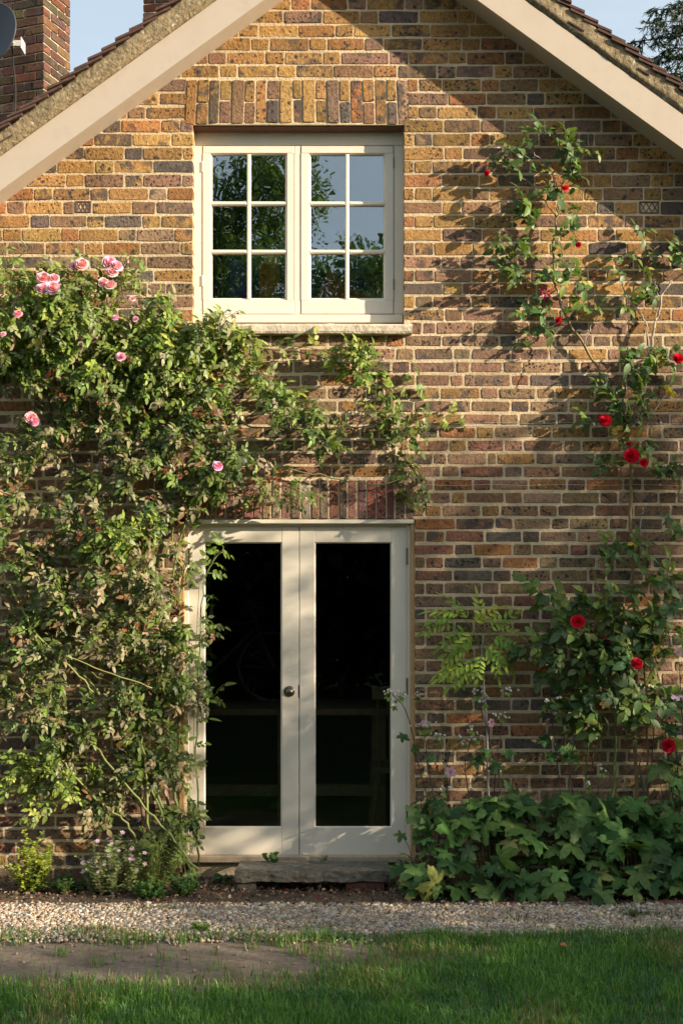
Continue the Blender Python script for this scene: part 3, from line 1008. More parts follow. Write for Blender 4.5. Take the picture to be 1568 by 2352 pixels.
def lobed(seed, R=1.0):
    """palmate leaf of five toothed lobes, about unit length, spread round +y; shallow pleats along the veins"""
    r = random.Random(seed)
    lobes = [(0, 1.0, 40), (-62, 0.92, 36), (62, 0.92, 36), (-120, 0.6, 32), (120, 0.6, 32)]
    lobes = [(a + r.uniform(-6, 6), l * r.uniform(.9, 1.08), w) for a, l, w in lobes]
    n = 44
    v = [(0, 0, 0)]
    ring1, ring2 = [], []
    for i in range(n):
        th = -150 + 300 * i / (n - 1)
        rad = 0.30
        near = 999
        for a, l, w in lobes:
            d = abs(th - a)
            rad = max(rad, l * max(0.0, 1 - (d / (w * 1.3)) ** 1.25))
            near = min(near, d / w)
        tooth = (0.07 if i % 2 else -0.05) * rad
        rad += tooth
        t = math.radians(th)
        ridge = 0.055 * (0.6 - min(near, 1.2))
        for k, fr in ((0, 0.5), (1, 1.0)):
            q = rad * fr
            x, y = math.sin(t) * q, math.cos(t) * q
            z = ridge * (1 if k == 0 else 0.4) - 0.30 * q * q + 0.08 * q
            (ring1 if k == 0 else ring2).append((x, y, z))
    v += ring1 + ring2
    f = []
    for i in range(n - 1):
        f.append((0, 1+i+1, 1+i))
        a, b, c, d = 1+i, 1+i+1, 1+n+i+1, 1+n+i
        f += [(a, b, c), (a, c, d)]
    V = np.array(v) * R
    return V, np.array(f), np.ones((len(V), 3))

def basis(a, nrm):
    """columns: side, along, normal"""
    a = a / np.linalg.norm(a, axis=-1, keepdims=True)
    s = np.cross(a, nrm)
    ln = np.linalg.norm(s, axis=-1, keepdims=True)
    s = np.where(ln < 1e-4, np.array([1.0, 0, 0]), s / np.maximum(ln, 1e-6))
    n = np.cross(s, a)
    return np.stack([s, a, n], axis=-1)

class Foliage:
    """leaves gathered for one plant, then written as single leaf objects (the foremost) and one mass"""
    def __init__(s, templates, mat, name='leaf'):
        s.t, s.mat, s.name = templates, mat, name
        s.items = []                     # pos, axis, normal, scale, colour, template
    def add(s, pos, axis, nrm, scale, col):
        s.items.append((np.array(pos), np.array(axis), np.array(nrm), scale, np.array(col), random.randrange(len(s.t))))
    def build(s, parent, n_single, key=None):
        it = s.items
        if not it: return
        key = key or (lambda q: -q[0][1] + random.uniform(0, .08))
        def seen(q):
            k = PX * (CAM_D + q[0][1]) / CAM_D
            dx, dy = 784 + q[0][0] / k, 1375 - (q[0][2] - CAM_H) / k
            return 15 < dx < 1553 and 15 < dy < 2337
        vis = sorted([q for q in it if seen(q)], key=key, reverse=True)
        single, rest = vis[:n_single], vis[n_single:] + [q for q in it if not seen(q)]
        meshes = [np_mesh(s.name, V, F, C, s.mat, False) for V, F, C in s.t]
        for p, a, n, sc_, c, ti in single:
            o = bpy.data.objects.new(s.name, meshes[ti])
            COL.objects.link(o)
            B = basis(a[None], n[None])[0] * sc_
            m = Matrix([[*B[0], p[0]], [*B[1], p[1]], [*B[2], p[2]], [0, 0, 0, 1]])
            attach(o, parent)
            o.matrix_basis = m
            o.color = (*c, 1)
        parts = []
        for ti, (V, F, C) in enumerate(s.t):
            g = [q for q in rest if q[5] == ti]
            if not g: continue
            B = basis(np.array([q[1] for q in g]), np.array([q[2] for q in g])) * np.array([q[3] for q in g])[:, None, None]
            v, f, c = scatter(V, F, B, np.array([q[0] for q in g]), np.array([q[4] for q in g]))
            c = c * np.tile(C, (len(g), 1))
            parts.append((v, f, c))
        if parts:
            V, F, C = join_np(parts)
            o = obj_from(np_mesh('foliage', V, F, C, s.mat), 'foliage', parent)
            o['kind'] = 'stuff'

def rv(s=1.0):
    return Vector((random.gauss(0, s), random.gauss(0, s), random.gauss(0, s)))

def spline(pts, n):
    """smooth path through points (Catmull-Rom), n steps per span"""
    pts = [Vector(p) for p in pts]
    out = []
    for i in range(len(pts) - 1):
        p0, p1, p2, p3 = pts[max(i-1, 0)], pts[i], pts[i+1], pts[min(i+2, len(pts)-1)]
        for k in range(n):
            t = k / n
            out.append(0.5 * ((2*p1) + (p2-p0)*t + (2*p0-5*p1+4*p2-p3)*t*t + (3*p1-p0-3*p2+p3)*t**3))
    out.append(pts[-1])
    return out

GREEN = (0.105, 0.145, 0.032); FRESH = (0.15, 0.22, 0.045); LIME = (0.25, 0.31, 0.06); DUSTY = (0.25, 0.22, 0.125)
DEEP = (0.05, 0.085, 0.025); BLUEG = (0.085, 0.15, 0.05); BROWN = (0.20, 0.11, 0.055); YELLOW = (0.42, 0.32, 0.05)
def tint(c, j=0.2):
    k = random.uniform(1-j, 1+j)
    return tuple(x * k * random.uniform(.9, 1.1) for x in c)
def pick(tab):
    r = random.random() * sum(w for _, w in tab)
    for c, w in tab:
        r -= w
        if r <= 0: return tint(c)
    return tint(tab[0][0])
TONES = {
    'top': [(FRESH, .40), (GREEN, .24), (LIME, .22), (DUSTY, .09), ((.24, .27, .12), .14), (YELLOW, .01)],  # paler mix; sunlight on the upper leaves is partly put into the colour
    'mid': [(GREEN, .50), (DEEP, .2), (FRESH, .2), (DUSTY, .15), (BROWN, .02)],
    'low': [(GREEN, .34), (DUSTY, .38), (DEEP, .14), (FRESH, .14), (BROWN, .06)],
    'dust': [(DUSTY, .62), (GREEN, .22), (BROWN, .05), (FRESH, .08)],
    'lime': [(LIME, .5), (FRESH, .45), (GREEN, .1)],
    'red': [(BLUEG, .5), (GREEN, .3), (FRESH, .18), (YELLOW, .02)],
    'reddeep': [(BLUEG, .55), (DEEP, .25), (FRESH, .10), (GREEN, .15)],
}

def shoot(fol, twigs, start, direc, length, tone, every=0.03, droop=0.5, lscale=1.0, rad=0.0022, out=0.6, minleaf=0.1, twcol=(0.10, 0.13, 0.04, 1)):
    """a leafy twig: curved stem with alternate leaves facing out and up"""
    p = Vector(start)
    d = Vector(direc).normalized()
    pts = [p.copy()]
    n = max(2, int(length / every))
    sidex = 1
    for i in range(n):
        d = (d + Vector((0, 0, -droop * every * 2.0)) + rv(0.10)).normalized()
        if p.y > -0.035 and d.y > 0: d.y *= -0.3
        p = p + d * every
        pts.append(p.copy())
        if (i + 1) / n < minleaf: continue
        sidex = -sidex
        side = d.cross(Vector((0, -1, 0.25)))
        if side.length < 0.1: side = Vector((1, 0, 0))
        side.normalize()
        ax = (side * sidex * 0.9 + d * 0.45 + Vector((0, -0.45, -0.05)) + rv(0.25)).normalized()
        nr = Vector((0.55, -out, 0.5)) + rv(0.42)
        fol.add(p, ax, nr, lscale * random.uniform(0.6, 1.15), pick(TONES[tone]))
    fol.add(p, d, Vector((0.1, -out, 0.7)) + rv(0.3), lscale * random.uniform(0.6, .9), pick(TONES[tone]))
    if twigs is not None:
        m = len(pts)
        twigs.tube(pts[::2] + ([pts[-1]] if (m - 1) % 2 else []), rad, 4, twcol, False)

def rose_bloom(R, layers=4, cup=0.6, seed=0, col=(1, 1, 1), inner=(1, 1, 1), notch=False):
    """many-petalled bloom facing +z"""
    r = random.Random(seed)
    mb = MB()
    for li in range(layers):
        u = (li + 0.6) / layers
        n = 3 + li
        rad = R * u
        for k in range(n):
            th = 2*math.pi*(k + 0.5*(li % 2) + r.uniform(-.12, .12)) / n
            wid = 2*math.pi*rad / n * 1.35
            c = tuple(inner[i]*(1-u) + col[i]*u for i in range(3))
            kk = r.uniform(.62, 1.2)
            c = (*(x*kk for x in c), 1)
            vs = []
            h = R * (0.95 - 0.75*u*u)
            for a in range(4):
                s_ = a / 3
                rr = rad * (0.25 + 0.75*math.sin(s_*1.5)) + (0.10*R*s_*u if a == 3 else 0)
                z = h * s_ * (1.0 if a < 3 else 0.92) - 0.15*R
                ww = wid * (0.35 + 0.65*math.sin(math.pi*min(1, s_*0.72 + .1)))
                for b in (-1, 0, 1):
                    off = b * ww / 2
                    cur = rr - 0.18*ww*abs(b) + r.uniform(-.04, .04)*R
                    x, y = cur*math.cos(th) - off*math.sin(th), cur*math.sin(th) + off*math.cos(th)
                    vs.append((x, y, z + r.uniform(-.05, .05)*R - (0.10*R*s_ if b else 0)))
            fs = []
            for a in range(3):
                for b in range(2):
                    q = a*3 + b
                    fs.append((q, q+1, q+4, q+3))
            mb.add(vs, fs, c)
    return mb

def place_bloom(parent, mesh, pos, facing, name='flower', color=(1, 1, 1), scale=1.0):
    o = bpy.data.objects.new(name, mesh)
    COL.objects.link(o)
    attach(o, parent)
    q = Vector(facing).normalized().to_track_quat('Z', 'Y')
    o.matrix_basis = Matrix.Translation(pos) @ q.to_matrix().to_4x4() @ Matrix.Rotation(random.uniform(0, 6.28), 4, 'Z') @ Matrix.Scale(scale, 4)
    o.color = (*color, 1)
    return o

def cane(parent, pts, r0, r1, col, name='stem', wob=0.006, n=6, thorns=False):
    path = spline(pts, n)
    path = [p + rv(wob) * (0 if i in (0, len(path)-1) else 1) for i, p in enumerate(path)]
    m = len(path)
    mb = MB()
    mb.tube(path, [r0 + (r1 - r0)*i/(m-1) for i in range(m)], 7, (*col, 1))
    if thorns:
        for i in range(m - 1):
            for k in range(2):
                p = path[i].lerp(path[i+1], random.random())
                d = rv().normalized(); d.y = -abs(d.y)
                rr = r0 + (r1-r0)*i/(m-1)
                mb.tube([p + d*rr*.6, p + d*(rr + 0.006)], [0.0022, 0.0003], 4, (0.3, 0.16, 0.08, 1), False)
    mb.build(name, M['cane'], parent, True)
    return path

ROSE_T = [compound(2, 0.075, 0.044, 0.031, 11+i, 1.0, random.uniform(.1, .4)) for i in range(6)] + [compound(3, 0.095, 0.042, 0.028, 31+i, 1.0, 0.3) for i in range(2)]
BIG_T = [compound(2, 0.09, 0.06, 0.049, 51+i, 1.0, random.uniform(.1, .4)) for i in range(5)] + [compound(1, 0.05, 0.06, 0.045, 61+i, 1.0, .2) for i in range(2)]

# ------------------------------------------------------------------ pink climbing rose, left of the doors
pink = empty('climbing_rose', P(430, 2012, 0.06))
tag(pink, 'big pink-flowered climbing rose covering the wall beside the double doors', 'rose')
fol = Foliage(ROSE_T, M['leaf'])
tw = MB()
CG = (0.13, 0.17, 0.05); CB = (0.17, 0.12, 0.075)
def PP(*a): return [P(*q) for q in a]
cane(pink, PP((445,2008,.10),(385,1880,.12),(300,1720,.13),(205,1560,.14),(100,1440,.12),(10,1340,.1)), .011, .006, CG, thorns=True)
cane(pink, PP((432,2005,.08),(402,1800,.09),(385,1600,.08),(395,1350,.07),(440,1160,.06),(500,1080,.05)), .010, .005, CG, thorns=True)
cane(pink, PP((418,2008,.06),(340,1960,.07),(325,1750,.08),(312,1600,.08),(300,1380,.08),(250,1200,.08),(180,1080,.10),(120,960,.12),(90,800,.16)), .014, .008, CB)
cane(pink, PP((360,2008,.09),(200,1860,.12),(130,1740,.13),(40,1580,.12),(-60,1500,.1)), .009, .005, CG, thorns=True)
cane(pink, PP((425,2008,.05),(370,1780,.05),(350,1500,.05),(330,1250,.06),(360,1000,.07),(420,860,.09),(560,800,.10),(700,810,.07),(830,855,.05)), .012, .003, CB)
cane(pink, PP((350,1100,.05),(470,1075,.06),(620,1072,.05),(760,1098,.05),(880,1112,.05),(950,1085,.04)), .006, .003, (.16, .2, .06))
cane(pink, PP((330,1000,.06),(450,960,.08),(640,985,.07),(770,985,.08),(900,972,.06),(1000,962,.05),(1064,953,.04)), .006, .002, CG)
cane(pink, PP((380,900,.08),(520,885,.10),(620,890,.09),(705,935,.06)), .006, .003, CG)
cane(pink, PP((455,1990,.05),(452,1780,.05),(456,1600,.055),(460,1450,.06),(470,1330,.06),(514,1260,.05)), .006, .0025, (.12, .19, .05), thorns=True)
cane(pink, PP((440,2000,.12),(400,1930,.16),(340,1800,.18),(280,1700,.17)), .008, .005, CG)
cane(pink, PP((20,1340,.22),(75,1440,.24),(160,1530,.26),(215,1590,.24)), .007, .005, (.20, .22, .07), thorns=True)
cane(pink, PP((455,2000,.22),(400,1930,.25),(330,1850,.26),(255,1760,.25),(205,1700,.22)), .008, .005, (.17, .20, .06), thorns=True)
cane(pink, PP((320,1980,.2),(300,1900,.22),(240,1850,.22),(150,1760,.24),(60,1640,.24),(0,1560,.22)), .007, .004, (.20, .22, .07), thorns=True)
cane(pink, PP((345,1960,.2),(338,1800,.21),(322,1680,.2)), .008, .006, (.22, .24, .08), thorns=True)
cane(pink, PP((130,1500,.26),(240,1540,.28),(350,1580,.24)), .004, .003, (.28, .27, .1))
cane(pink, PP((425,1330,.1),(395,1230,.13),(420,1160,.12),(460,1090,.1)), .005, .003, (.16, .21, .06))
cane(pink, PP((10,620,.12),(60,570,.14),(20,530,.12)), .004, .002, CG)
cane(pink, PP((-40,1330,.1),(60,1420,.14),(180,1530,.16),(260,1570,.16)), .006, .004, CG)

F_ = 0.66
blobs = [  # cx, cy, rx, ry, tmin, tmax, shoots, tone
    (50, 700, 95, 60, .10, .34, 24, 'top'), (190, 690, 115, 65, .10, .36, 34, 'top'), (60, 800, 110, 70, .10, .36, 30, 'top'), (215, 790, 130, 70, .12, .38, 40, 'top'),
    (340, 770, 100, 55, .08, .28, 26, 'top'), (440, 790, 90, 50, .06, .24, 24, 'top'), (530, 795, 70, 30, .05, .18, 12, 'top'),
    (60, 890, 110, 60, .06, .26, 18, 'low'), (220, 880, 130, 50, .06, .28, 22, 'mid'), (390, 880, 110, 60, .05, .22, 22, 'top'), (500, 880, 60, 40, .05, .18, 5, 'top'),
    (300, 960, 140, 60, .05, .16, 14, 'mid'), (110, 980, 120, 60, .05, .2, 13, 'low'), (440, 960, 70, 50, .05, .16, 10, 'mid'),
    (470, 1065, 80, 50, .05, .18, 18, 'mid'), (590, 1105, 50, 30, .05, .13, 6, 'low'), (390, 1050, 70, 50, .05, .16, 12, 'low'),
    (90, 1080, 110, 70, .06, .22, 17, 'low'), (240, 1090, 100, 60, .06, .22, 15, 'low'), (420, 1140, 60, 40, .05, .12, 6, 'low'),
    (80, 1210, 110, 70, .06, .22, 18, 'low'), (235, 1225, 100, 55, .08, .26, 16, 'low'), (270, 1250, 60, 35, .16, .28, 8, 'lime'), (375, 1220, 55, 70, .05, .16, 9, 'low'),
    (80, 1350, 100, 70, .06, .24, 18, 'low'), (230, 1370, 120, 65, .10, .28, 26, 'dust'), (370, 1370, 70, 70, .05, .2, 13, 'low'),
    (80, 1490, 100, 70, .06, .22, 16, 'low'), (220, 1500, 110, 65, .08, .28, 22, 'dust'), (355, 1500, 80, 80, .05, .22, 18, 'mid'), (405, 1480, 35, 60, .05, .14, 5, 'low'),
    (80, 1640, 110, 70, .06, .24, 22, 'low'), (220, 1640, 110, 70, .06, .24, 16, 'low'), (350, 1640, 70, 80, .05, .2, 17, 'mid'), (405, 1640, 30, 80, .05, .14, 6, 'low'),
    (50, 1775, 75, 60, .12, .30, 15, 'lime'), (180, 1760, 90, 60, .05, .2, 17, 'low'), (350, 1780, 75, 80, .05, .22, 15, 'mid'), (405, 1790, 25, 80, .05, .14, 5, 'low'),
    (390, 1910, 55, 60, .05, .2, 11, 'mid'), (300, 1870, 60, 40, .05, .2, 6, 'low'),
    (930, 985, 50, 18, .05, .1, 2, 'mid'), (770, 985, 80, 12, .05, .10, 7, 'mid'), (880, 970, 60, 10, .05, .10, 4, 'mid'), (690, 965, 45, 18, .05, .12, 4, 'mid'), (640, 890, 60, 14, .05, .12, 4, 'top'), (690, 925, 30, 12, .05, .1, 2, 'top'), (720, 803, 80, 10, .05, .1, 4, 'top'), (800, 838, 50, 12, .05, .09, 3, 'lime'), (470, 1130, 50, 22, .05, .12, 4, 'low'), (930, 1105, 25, 14, .05, .09, 2, 'low'),
    (580, 855, 40, 25, .05, .12, 2, 'top'), (620, 1040, 55, 18, .05, .1, 2, 'mid')]
for cx, cy, rx, ry, t0, t1, ns, tone in blobs:
    m = max(1, int(round(ns * F_ * (1.85 if cy < 900 else 1.85))))
    subs = []
    for k in range(max(1, m // 4)):                       # leaves gather in tufts with hollows between
        a, q = random.uniform(0, 6.283), math.sqrt(random.random())
        subs.append((cx + rx*q*math.cos(a), cy + ry*q*math.sin(a), t0 + (t1 - t0) * (random.random() ** .8) * (1 - 0.35*q)))
    for i in range(m):
        sx, sy, stt = subs[i % len(subs)]
        dx, dy = sx + random.gauss(0, 17), sy + random.gauss(0, 15)
        t = max(.04, stt + random.gauss(0, .025))
        d = Vector((random.uniform(-1, 1), -0.45, random.uniform(-0.5, 0.8)))
        shoot(fol, tw, P(dx, dy, t), d, random.uniform(0.10, 0.21), tone, 0.024, 0.7, 0.74)
# arms reaching out along the wall
for pts, tone, ev in ((((560,800,.09),(650,795,.08),(740,805,.07),(850,850,.05)), 'top', .026), (((610,885,.08),(670,905,.07),(712,940,.06)), 'top', .024),
                      (((830,990,.06),(900,972,.06),(985,960,.05)), 'mid', .03), (((985,962,.05),(1064,953,.04)), 'lime', .05),
                      (((860,985,.05),(890,910,.05),(975,868,.05)), 'lime', .035), (((935,980,.05),(930,1040,.05),(940,1100,.05)), 'mid', .028), (((860,930,.05),(865,870,.05),(860,830,.05)), 'lime', .05),
                      (((900,1112,.05),(930,1120,.05),(925,1140,.04)), 'low', .02), (((640,870,.08),(560,845,.1),(520,830,.1)), 'top', .025),
                      (((444,1800,.05),(446,1650,.055),(448,1560,.055),(452,1450,.06),(458,1340,.06)), 'mid', .06), (((470,1330,.06),(490,1290,.05),(514,1258,.05)), 'lime', .03),
                      (((440,1620,.06),(475,1605,.06),(495,1595,.06)), 'mid', .02), (((452,1440,.06),(480,1425,.06),(492,1440,.05)), 'mid', .03),
                      (((20,620,.12),(0,560,.13)), 'lime', .03), (((440,1960,.1),(430,1900,.1),(420,1840,.1)), 'mid', .03), (((455,1230,.04),(430,1180,.05),(440,1120,.05)), 'low', .03)):
    path = spline(PP(*pts), 12)
    acc = 0
    s_ = 1
    for i in range(1, len(path)):
        acc += (path[i] - path[i-1]).length
        if acc > ev:
            acc = 0; s_ = -s_
            d = (path[i] - path[i-1]).normalized()
            ax = d*0.5 + Vector((-d.z, -0.3, d.x)) * s_ * 0.9 + rv(.25)
            fol.add(path[i], ax, Vector((0.1, -0.7, 0.6)) + rv(.3), random.uniform(.7, 1.1), pick(TONES[tone]))
    tw.tube(path[::3] + [path[-1]], 0.0018, 4, (0.13, 0.18, 0.05, 1), False)
fol.build(pink, 290)
o = tw.build('twigs', M['cane'], pink); o['kind'] = 'stuff'

PINK_M = [rose_bloom(1.0, 4, .6, 3+i, (0.90, 0.58, 0.76), (0.84, 0.27, 0.50)).mesh('flower', M['petal'], True) for i in range(3)]
for dx, dy, t, r in ((188,608,.26,17),(172,612,.25,11),(252,604,.28,18),(268,612,.30,16),(258,625,.31,14),(100,640,.34,17),(122,662,.37,17),(97,664,.36,15),(125,640,.33,13),(238,650,.35,13),(255,656,.36,15),(42,722,.38,11),(266,730,.40,9),
                     (278,820,.42,12),(72,960,.30,15),(80,968,.31,12),(500,1071,.22,13),(8,768,.36,8),(305,686,.3,7),(312,733,.3,8),(48,850,.34,0)):
    if r == 0: continue
    place_bloom(pink, PINK_M[random.randrange(3)], P(dx, dy, t + .07), (random.uniform(-.2, .6), -1, random.uniform(.1, .8)), 'flower', (1, random.uniform(.85, 1.15), random.uniform(.9, 1.15)), r*PX*.98)
DEAD_M = [rose_bloom(1.0, 3, .6, 90+i, (0.40, 0.20, 0.11), (0.28, 0.13, 0.08)).mesh('faded_flower', M['petal'], True) for i in range(2)]
for cx, cy, t, n in ((120,850,.26,5),(135,900,.24,4),(243,905,.24,5),(450,945,.18,5),(475,955,.18,5),(600,1105,.14,6),(625,1112,.14,5),(570,1085,.14,3),(372,1088,.18,4),(300,830,.36,3),(60,1120,.2,3),(190,1230,.26,4),(215,1210,.27,3),(345,1160,.18,3),(420,1090,.16,3),(500,870,.2,3),(545,970,.12,2),(30,1290,.24,2)):
    for i in range(n):
        place_bloom(pink, DEAD_M[i % 2], P(cx + random.gauss(0, 9), cy + random.gauss(0, 10), t + .08 + random.uniform(-.02, .02)), (random.uniform(-.5, .5), -1, random.uniform(-.6, .6)), 'faded_flower', (1, random.uniform(.7, 1.2), 1), random.uniform(.011, .017))

# ------------------------------------------------------------------ tall red rose on the wall and red rose bush below it
def cane_t(parent, pts, r0, r1, col, **kw): return cane(parent, pts, r0*1.25, r1*1.3, col, **kw)
tall = empty('climbing_rose', P(1452, 2010, 0.08))
tag(tall, 'sparse tall red climbing rose forking up the brick wall towards the eaves', 'rose')
fol = Foliage(BIG_T, M['leaf'])
tw = MB()
OCH = (0.22, 0.16, 0.07); BARE = (0.36, 0.30, 0.24)
cane_t(tall, PP((1455,2000,.06),(1458,1600,.05),(1452,1300,.05),(1447,1080,.05),(1438,985,.05)), .009, .007, OCH, thorns=True)
cane_t(tall, PP((1438,985,.05),(1395,900,.05),(1340,790,.05),(1295,720,.05),(1270,640,.05)), .007, .005, OCH, thorns=True)
cane_t(tall, PP((1295,720,.05),(1275,660,.06),(1250,620,.07)), .005, .003, BARE)
cane_t(tall, PP((1270,640,.05),(1272,540,.06),(1285,450,.06),(1310,380,.06),(1300,320,.06)), .005, .003, (.2, .19, .07))
cane_t(tall, PP((1290,470,.05),(1265,400,.06),(1225,350,.06)), .004, .0025, BARE)
cane_t(tall, PP((1280,500,.05),(1240,450,.06),(1200,410,.06),(1130,400,.05)), .0035, .002, OCH)
cane_t(tall, PP((1310,380,.06),(1345,350,.05),(1350,310,.05)), .003, .0015, BARE)
cane_t(tall, PP((1310,350,.06),(1280,310,.06),(1262,290,.06)), .003, .0015, OCH)
cane_t(tall, PP((1438,985,.05),(1470,930,.06),(1490,820,.06),(1505,740,.06),(1530,660,.06),(1568,630,.06)), .007, .004, BARE, thorns=True)
cane_t(tall, PP((1490,820,.06),(1480,740,.06),(1450,700,.06),(1425,640,.06),(1410,590,.05)), .004, .002, BARE)
cane_t(tall, PP((1505,740,.06),(1510,680,.06),(1500,640,.06)), .003, .0015, BARE)
cane_t(tall, PP((1438,985,.05),(1410,930,.06),(1390,860,.06)), .004, .002, OCH)
cane_t(tall, PP((1290,740,.05),(1265,790,.05),(1245,840,.05),(1215,890,.04)), .003, .0015, OCH)
cane_t(tall, PP((1445,1000,.05),(1430,930,.06),(1440,860,.06),(1442,800,.06)), .005, .003, OCH)
cane_t(tall, PP((1475,990,.05),(1520,920,.05),(1550,860,.05)), .003, .0015, BARE)
cane_t(tall, PP((1340,790,.05),(1360,740,.05),(1385,720,.05)), .0025, .0015, BARE)
cane_t(tall, PP((1448,1120,.05),(1470,1090,.06),(1540,1110,.05)), .003, .002, OCH)
cane_t(tall, PP((1440,1060,.05),(1400,1085,.06),(1375,1095,.05)), .003, .002, OCH)
cane_t(tall, PP((1466,1300,.05),(1470,1200,.05),(1474,1165,.05)), .003, .002, BARE)
tallblobs = [(1250,320,22,14,.05,.1,3,'red'),(1310,350,28,30,.05,.12,5,'red'),(1340,375,16,16,.05,.1,2,'red'),(1205,362,22,16,.05,.1,3,'red'),(1150,400,34,14,.05,.09,3,'red'),(1290,400,30,30,.05,.12,4,'red'),
             (1225,430,28,22,.05,.1,3,'red'),(1330,430,20,26,.05,.1,3,'red'),(1200,490,34,34,.05,.1,4,'red'),(1320,500,14,18,.05,.1,2,'red'),(1235,520,16,14,.05,.1,2,'red'),
             (1180,590,40,34,.05,.12,7,'red'),(1180,640,26,16,.05,.1,3,'red'),(1315,570,30,36,.05,.1,4,'red'),(1250,650,40,22,.05,.12,6,'red'),(1295,660,22,20,.05,.1,3,'red'),(1210,725,24,14,.05,.09,3,'red'),(1255,740,22,20,.05,.1,3,'red'),
             (1225,780,12,16,.05,.08,1,'red'),(1345,720,18,20,.05,.08,2,'red'),(1435,540,16,18,.05,.08,1,'red'),(1445,620,22,14,.05,.1,3,'red'),(1440,710,22,20,.05,.1,3,'red'),(1500,680,26,24,.05,.1,4,'red'),(1530,610,22,22,.05,.1,3,'red'),(1560,590,14,30,.05,.1,3,'red'),
             (1440,840,26,22,.05,.12,4,'red'),(1490,840,30,24,.05,.12,6,'red'),(1535,845,18,18,.05,.1,3,'red'),(1400,890,20,18,.05,.1,3,'red'),(1440,920,36,26,.05,.12,6,'red'),(1490,910,22,22,.05,.12,4,'red'),(1380,970,14,12,.05,.1,2,'red'),(1430,980,30,20,.05,.12,5,'red'),
             (1460,1010,22,16,.05,.12,4,'red'),(1395,1080,18,14,.05,.1,3,'red'),(1520,1100,30,14,.05,.1,5,'red'),(1470,1080,18,18,.05,.1,3,'red'),(1560,1205,12,22,.05,.1,3,'red'),(1400,1270,30,14,.05,.1,4,'red'),(1440,1270,20,18,.05,.1,3,'red'),(1478,1340,18,26,.05,.1,3,'red'),(1375,1290,20,14,.05,.1,2,'red')]
for cx, cy, rx, ry, t0, t1, ns, tone in tallblobs:
    for i in range(max(1, int(ns*.78 + random.random()))):
        a, q = random.uniform(0, 6.283), math.sqrt(random.random())
        shoot(fol, tw, P(cx + rx*q*math.cos(a), cy + ry*q*math.sin(a), random.uniform(t0*.8, t1*.75)), Vector((random.uniform(-1, 1), -.3, random.uniform(-.2, .8))), random.uniform(.03, .07), tone, .032, .6, .76, .0018)
fol.build(tall, 290)
o = tw.build('twigs', M['cane'], tall); o['kind'] = 'stuff'
RED_M = [rose_bloom(1.0, 5, .6, 203+i, (0.75, 0.014, 0.05), (0.55, 0.008, 0.03)).mesh('flower', M['petal'], True) for i in range(3)]
STAR = MB()
for k in range(6):
    th = k * 1.047 + .3
    STAR.add([(0, 0, 0), (math.cos(th-.3)*.55, math.sin(th-.3)*.55, .22), (math.cos(th)*1.1, math.sin(th)*1.1, .1), (math.cos(th+.3)*.55, math.sin(th+.3)*.55, .22)], [(0, 1, 2, 3)], (0.55, 0.01, 0.14, 1))
STAR_M = STAR.mesh('flower', M['petal'])
for dx, dy, t, r, f in ((1388,966,.11,16,(0,-1,.3)),(1450,1047,.13,19,(-.1,-1,.3)),(1477,1063,.12,11,(.3,-1,.1)),(1443,1020,.10,7,(0,-1,.7)),(1556,824,.12,14,(.2,-1,.4)),(1282,735,.09,8,(0,-1,-.6)),(1297,432,.10,9,(0,-1,.5)),
                        (1118,398,.09,8,(-.8,-1,.2)),(1320,342,.08,6,(.2,-.6,1)),(1327,562,.08,7,(0,-1,-.4))):
    place_bloom(tall, RED_M[random.randrange(3)], P(dx, dy, t + .03), f, 'flower', (random.uniform(.8, 1.1), 1, 1), r*PX)
place_bloom(tall, STAR_M, P(1252, 672, .12), (-.2, -1, -.3), 'flower', (1, 1, 1), 17*PX)

bush = empty('rose_bush', P(1380, 2012, 0.12))
tag(bush, 'leafy red rose bush with long bare stems below the tall climber', 'rose bush')
fol = Foliage(BIG_T, M['leaf'])
tw = MB()
GST = (0.13, 0.17, 0.045)
cane(bush, PP((1410,2010,.14),(1408,1800,.13),(1410,1620,.13),(1380,1520,.14),(1372,1420,.15)), .008, .004, GST, thorns=True)
cane(bush, PP((1350,2010,.12),(1348,1800,.12),(1348,1640,.12),(1335,1560,.13)), .006, .003, GST, thorns=True)
cane(bush, PP((1348,1650,.12),(1375,1560,.12),(1385,1500,.12)), .004, .002, GST)
cane(bush, PP((1420,2010,.1),(1412,1800,.1),(1360,1750,.08),(1400,1640,.09),(1430,1560,.1)), .006, .004, OCH)
cane(bush, PP((1490,2005,.08),(1488,1720,.08),(1480,1560,.08),(1470,1420,.08)), .007, .004, OCH, thorns=True)
cane(bush, PP((1310,2010,.06),(1305,1850,.06),(1318,1650,.06),(1322,1500,.06)), .007, .004, (.16, .13, .12))
cane(bush, PP((1480,1850,.07),(1468,1760,.07),(1440,1670,.07)), .006, .003, (.16, .13, .12))
cane(bush, PP((1310,1530,.1),(1290,1430,.1),(1270,1350,.1)), .004, .002, (.2, .2, .07))
cane(bush, PP((1385,1480,.08),(1372,1350,.08),(1355,1300,.08)), .004, .002, OCH)
